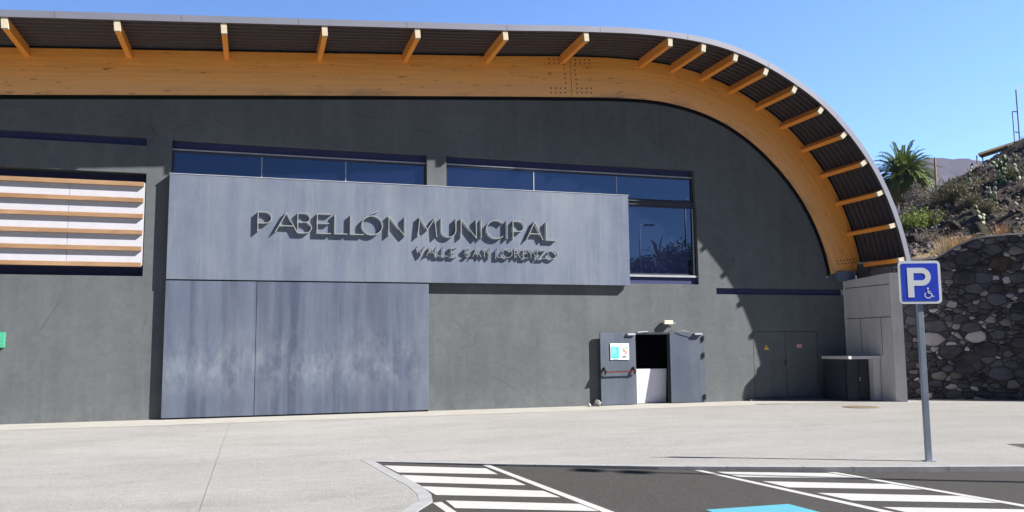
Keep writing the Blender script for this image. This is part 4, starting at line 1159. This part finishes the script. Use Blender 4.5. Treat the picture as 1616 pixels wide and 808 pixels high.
bm = bmesh.new(); prism(bm, rrect(SW - .075, SH - .075, .025, 0, SZ), 'Y', -.0545, -.0525); obj('blue_field', recalc(bm), M_sb, board)
# white P
bm = bmesh.new(); yf, yb = -.0575, -.055
def strip(pts_o, pts_i):
    a0 = [bm.verts.new((x, yf, z)) for x, z in pts_o]; b0 = [bm.verts.new((x, yf, z)) for x, z in pts_i]
    for i in range(len(pts_o) - 1): bm.faces.new((a0[i], a0[i + 1], b0[i + 1], b0[i]))
px0, pz0 = -.175, SZ - .215; ht = .42; st = .088
f_ = [(px0, pz0), (px0 + st, pz0), (px0 + st, pz0 + ht), (px0, pz0 + ht)]
bm.faces.new([bm.verts.new((x, yf, z)) for x, z in f_])
ro = .128; zc = pz0 + ht - ro; xc = px0 + .20; ri = ro - .077
o_ = [(px0 + st, zc + ro)] + [(xc + ro * math.cos(R(90 - k * 12)), zc + ro * math.sin(R(90 - k * 12))) for k in range(16)] + [(px0 + st, zc - ro)]
i_ = [(px0 + st, zc + ri)] + [(xc + ri * math.cos(R(90 - k * 12)), zc + ri * math.sin(R(90 - k * 12))) for k in range(16)] + [(px0 + st, zc - ri)]
strip(o_, i_); recalc(bm); obj('letter_p', bm, M_sw, board)
# wheelchair symbol
bm = bmesh.new(); cx, cz = .115, SZ - .165
def wl(pts_, w_=.014):
    P = [Vector(p) for p in pts_]
    for a, b in zip(P, P[1:]):
        n_ = Vector((-(b - a).y, (b - a).x)).normalized() * w_ / 2
        bm.faces.new([bm.verts.new((q.x, yf, q.y)) for q in (a - n_, b - n_, b + n_, a + n_)])
wl([(cx - .014 + .046 * math.cos(R(a)), cz - .02 + .042 * math.sin(R(a))) for a in range(130, 361, 15)])
wl([(cx - .012, cz + .055), (cx - .010, cz + .008), (cx + .028, cz + .006), (cx + .048, cz - .042), (cx + .068, cz - .036)], .015)
wl([(cx - .012, cz + .032), (cx + .026, cz + .030)], .010)
bm.faces.new([bm.verts.new((cx - .012 + .014 * math.cos(R(a)), yf - .0006, cz + .075 + .014 * math.sin(R(a)))) for a in range(0, 360, 30)])
recalc(bm); obj('wheelchair_symbol', bm, M_sw, board)
obj('clamp', boxes((-.06, .05, -.033, .036, SZ - .2, SZ - .17), (-.06, .05, -.033, .036, SZ + .17, SZ + .2)), M_galv, ps)
obj('foot_plate', boxes((-.07, .07, -.06, .06, 0, .01)), M_galv, ps)

# ================================================================== behind the camera: lamps and trees mirrored in the windows
M_pole = simple('lamp_pole_grey', (.12, .12, .13), .5, .3, .3)
def lamp(x, y, h, rz, label, heads=1):
    t = thing('street_lamp', label, 'street lamp', 'street lamps round the car park', loc=(x, y, zr(x)), rz=rz)
    bm = bmesh.new(); tube(bm, [(0, 0, 0), (0, 0, h * .5), (0, 0, h)], [.075, .055, .035], 12); obj('pole', bm, M_pole, t)
    for s in ((1,) if heads == 1 else (1, -1)):
        bm = bmesh.new(); tube(bm, [(0, 0, h - .03), (s * (.35 if heads == 1 else .2), 0, h + .02)], .03, 8); obj('arm', bm, M_pole, t)
        bm = boxes((.30, .95, -.16, .16, h - .02, h + .07), bevel=.02) if heads == 1 else boxes((.15, .50, -.15, .15, h - .02, h + .06), bevel=.02)
        if s < 0:
            for v in bm.verts: v.co.x *= -1
        obj('lamp_head', recalc(bm), M_pole, t)
    return t
lamp(23.2, -5.0, 9.25, R(10), 'street lamp mirrored in the tall window beside the sign board')
lamp(22.6, 2.0, 9.7, R(20), 'street lamp mirrored at the right end of the long upper window')
lamp(14.84, 4.99, 9.1, R(-32), 'double headed street lamp outside the frame whose heads shade the kerb', 2)
def tree(loc, h, rad, label, seed, n_=5200, leaf=.26):
    r = random.Random(seed); t = thing('tree', label, 'tree', 'trees across the car park', loc=loc)
    bm = bmesh.new(); th = h * .45; tube(bm, [(0, 0, -.3), (.1, 0, th * .5), (0, .1, th)], [.22, .16, .12], 10)
    blobs = []
    for k in range(17):
        d = Vector((r.gauss(0, .6), r.gauss(0, .6), r.uniform(-.4, 1))); c = Vector((d.x * rad * .75, d.y * rad * .75, th + (h - th) * (.35 + .42 * d.z))); blobs.append((c, rad * r.uniform(.28, .5)))
        tube(bm, [(0, 0, th * .8), tuple(c * .6 + Vector((0, 0, th * .3))), tuple(c)], [.08, .05, .02], 5, False)
    obj('trunk', bm, M_bark, t); bm = bmesh.new()
    for k in range(n_):
        c, q = r.choice(blobs); p = c + rdir(r) * q * r.random() ** .35; quad_leaf(bm, p, rdir(r), rdir(r), leaf * r.uniform(.6, 1.3), leaf * .55)
    obj('crown', bm, M_tree, t)
for k, (x, y, h, rad, lab) in enumerate([(25.2, -15, 7.6, 2.6, 'tree mirrored at the left of the tall window behind the lamp'), (28.2, -16.5, 8.1, 2.8, 'tree mirrored in the tall window below the palm fronds'),
                                        (31.0, -14.2, 8.3, 2.6, 'tree mirrored right of the palm in the tall window'), (33.2, -15.4, 9.6, 2.8, 'tallest tree mirrored at the right side of the tall window'), (21.4, -17, 7.2, 3.0, 'low tree outside the frame left of the mirrored ones'), (37, -17, 9, 3.2, 'wide tree outside the frame right of the mirrored ones')]):
    tree((x, y, -.1), h + .7, rad, lab, k + 30, 7000)
palm((30.2, -16.2, -.1), 8.6, 1.7, 14, 'slender palm mirrored in the tall window above the trees', seed=9, skirt=False, tr=.16)
hb = bmesh.new(); r = random.Random(77)
for k in range(12000):
    x = r.uniform(16, 44); z = r.random() ** .7 * 6.8; y = -18 + r.uniform(-1.2, 1.2); quad_leaf(hb, Vector((x, y, z)), rdir(r), rdir(r), .38, .22)
tag(obj('hedge', hb, M_tree), 'long dark hedge behind the mirrored trees', 'hedge')

# ================================================================== air
hb = bmesh.new(); box(hb, -1200, 2400, -80, 2400, -1.6, 330)
hm = bpy.data.materials.new('haze'); hm.use_nodes = True; ht_ = hm.node_tree; ht_.nodes.clear()
ho = ht_.nodes.new('ShaderNodeOutputMaterial'); pv = ht_.nodes.new('ShaderNodeVolumePrincipled')
pv.inputs['Color'].default_value = (.55, .68, 1, 1); pv.inputs['Density'].default_value = .00009; pv.inputs['Anisotropy'].default_value = .2
ht_.links.new(pv.outputs[0], ho.inputs['Volume'])
tag(obj('haze', recalc(hb), hm), 'thin blue haze that pales the far ridge', 'haze', kind='stuff')
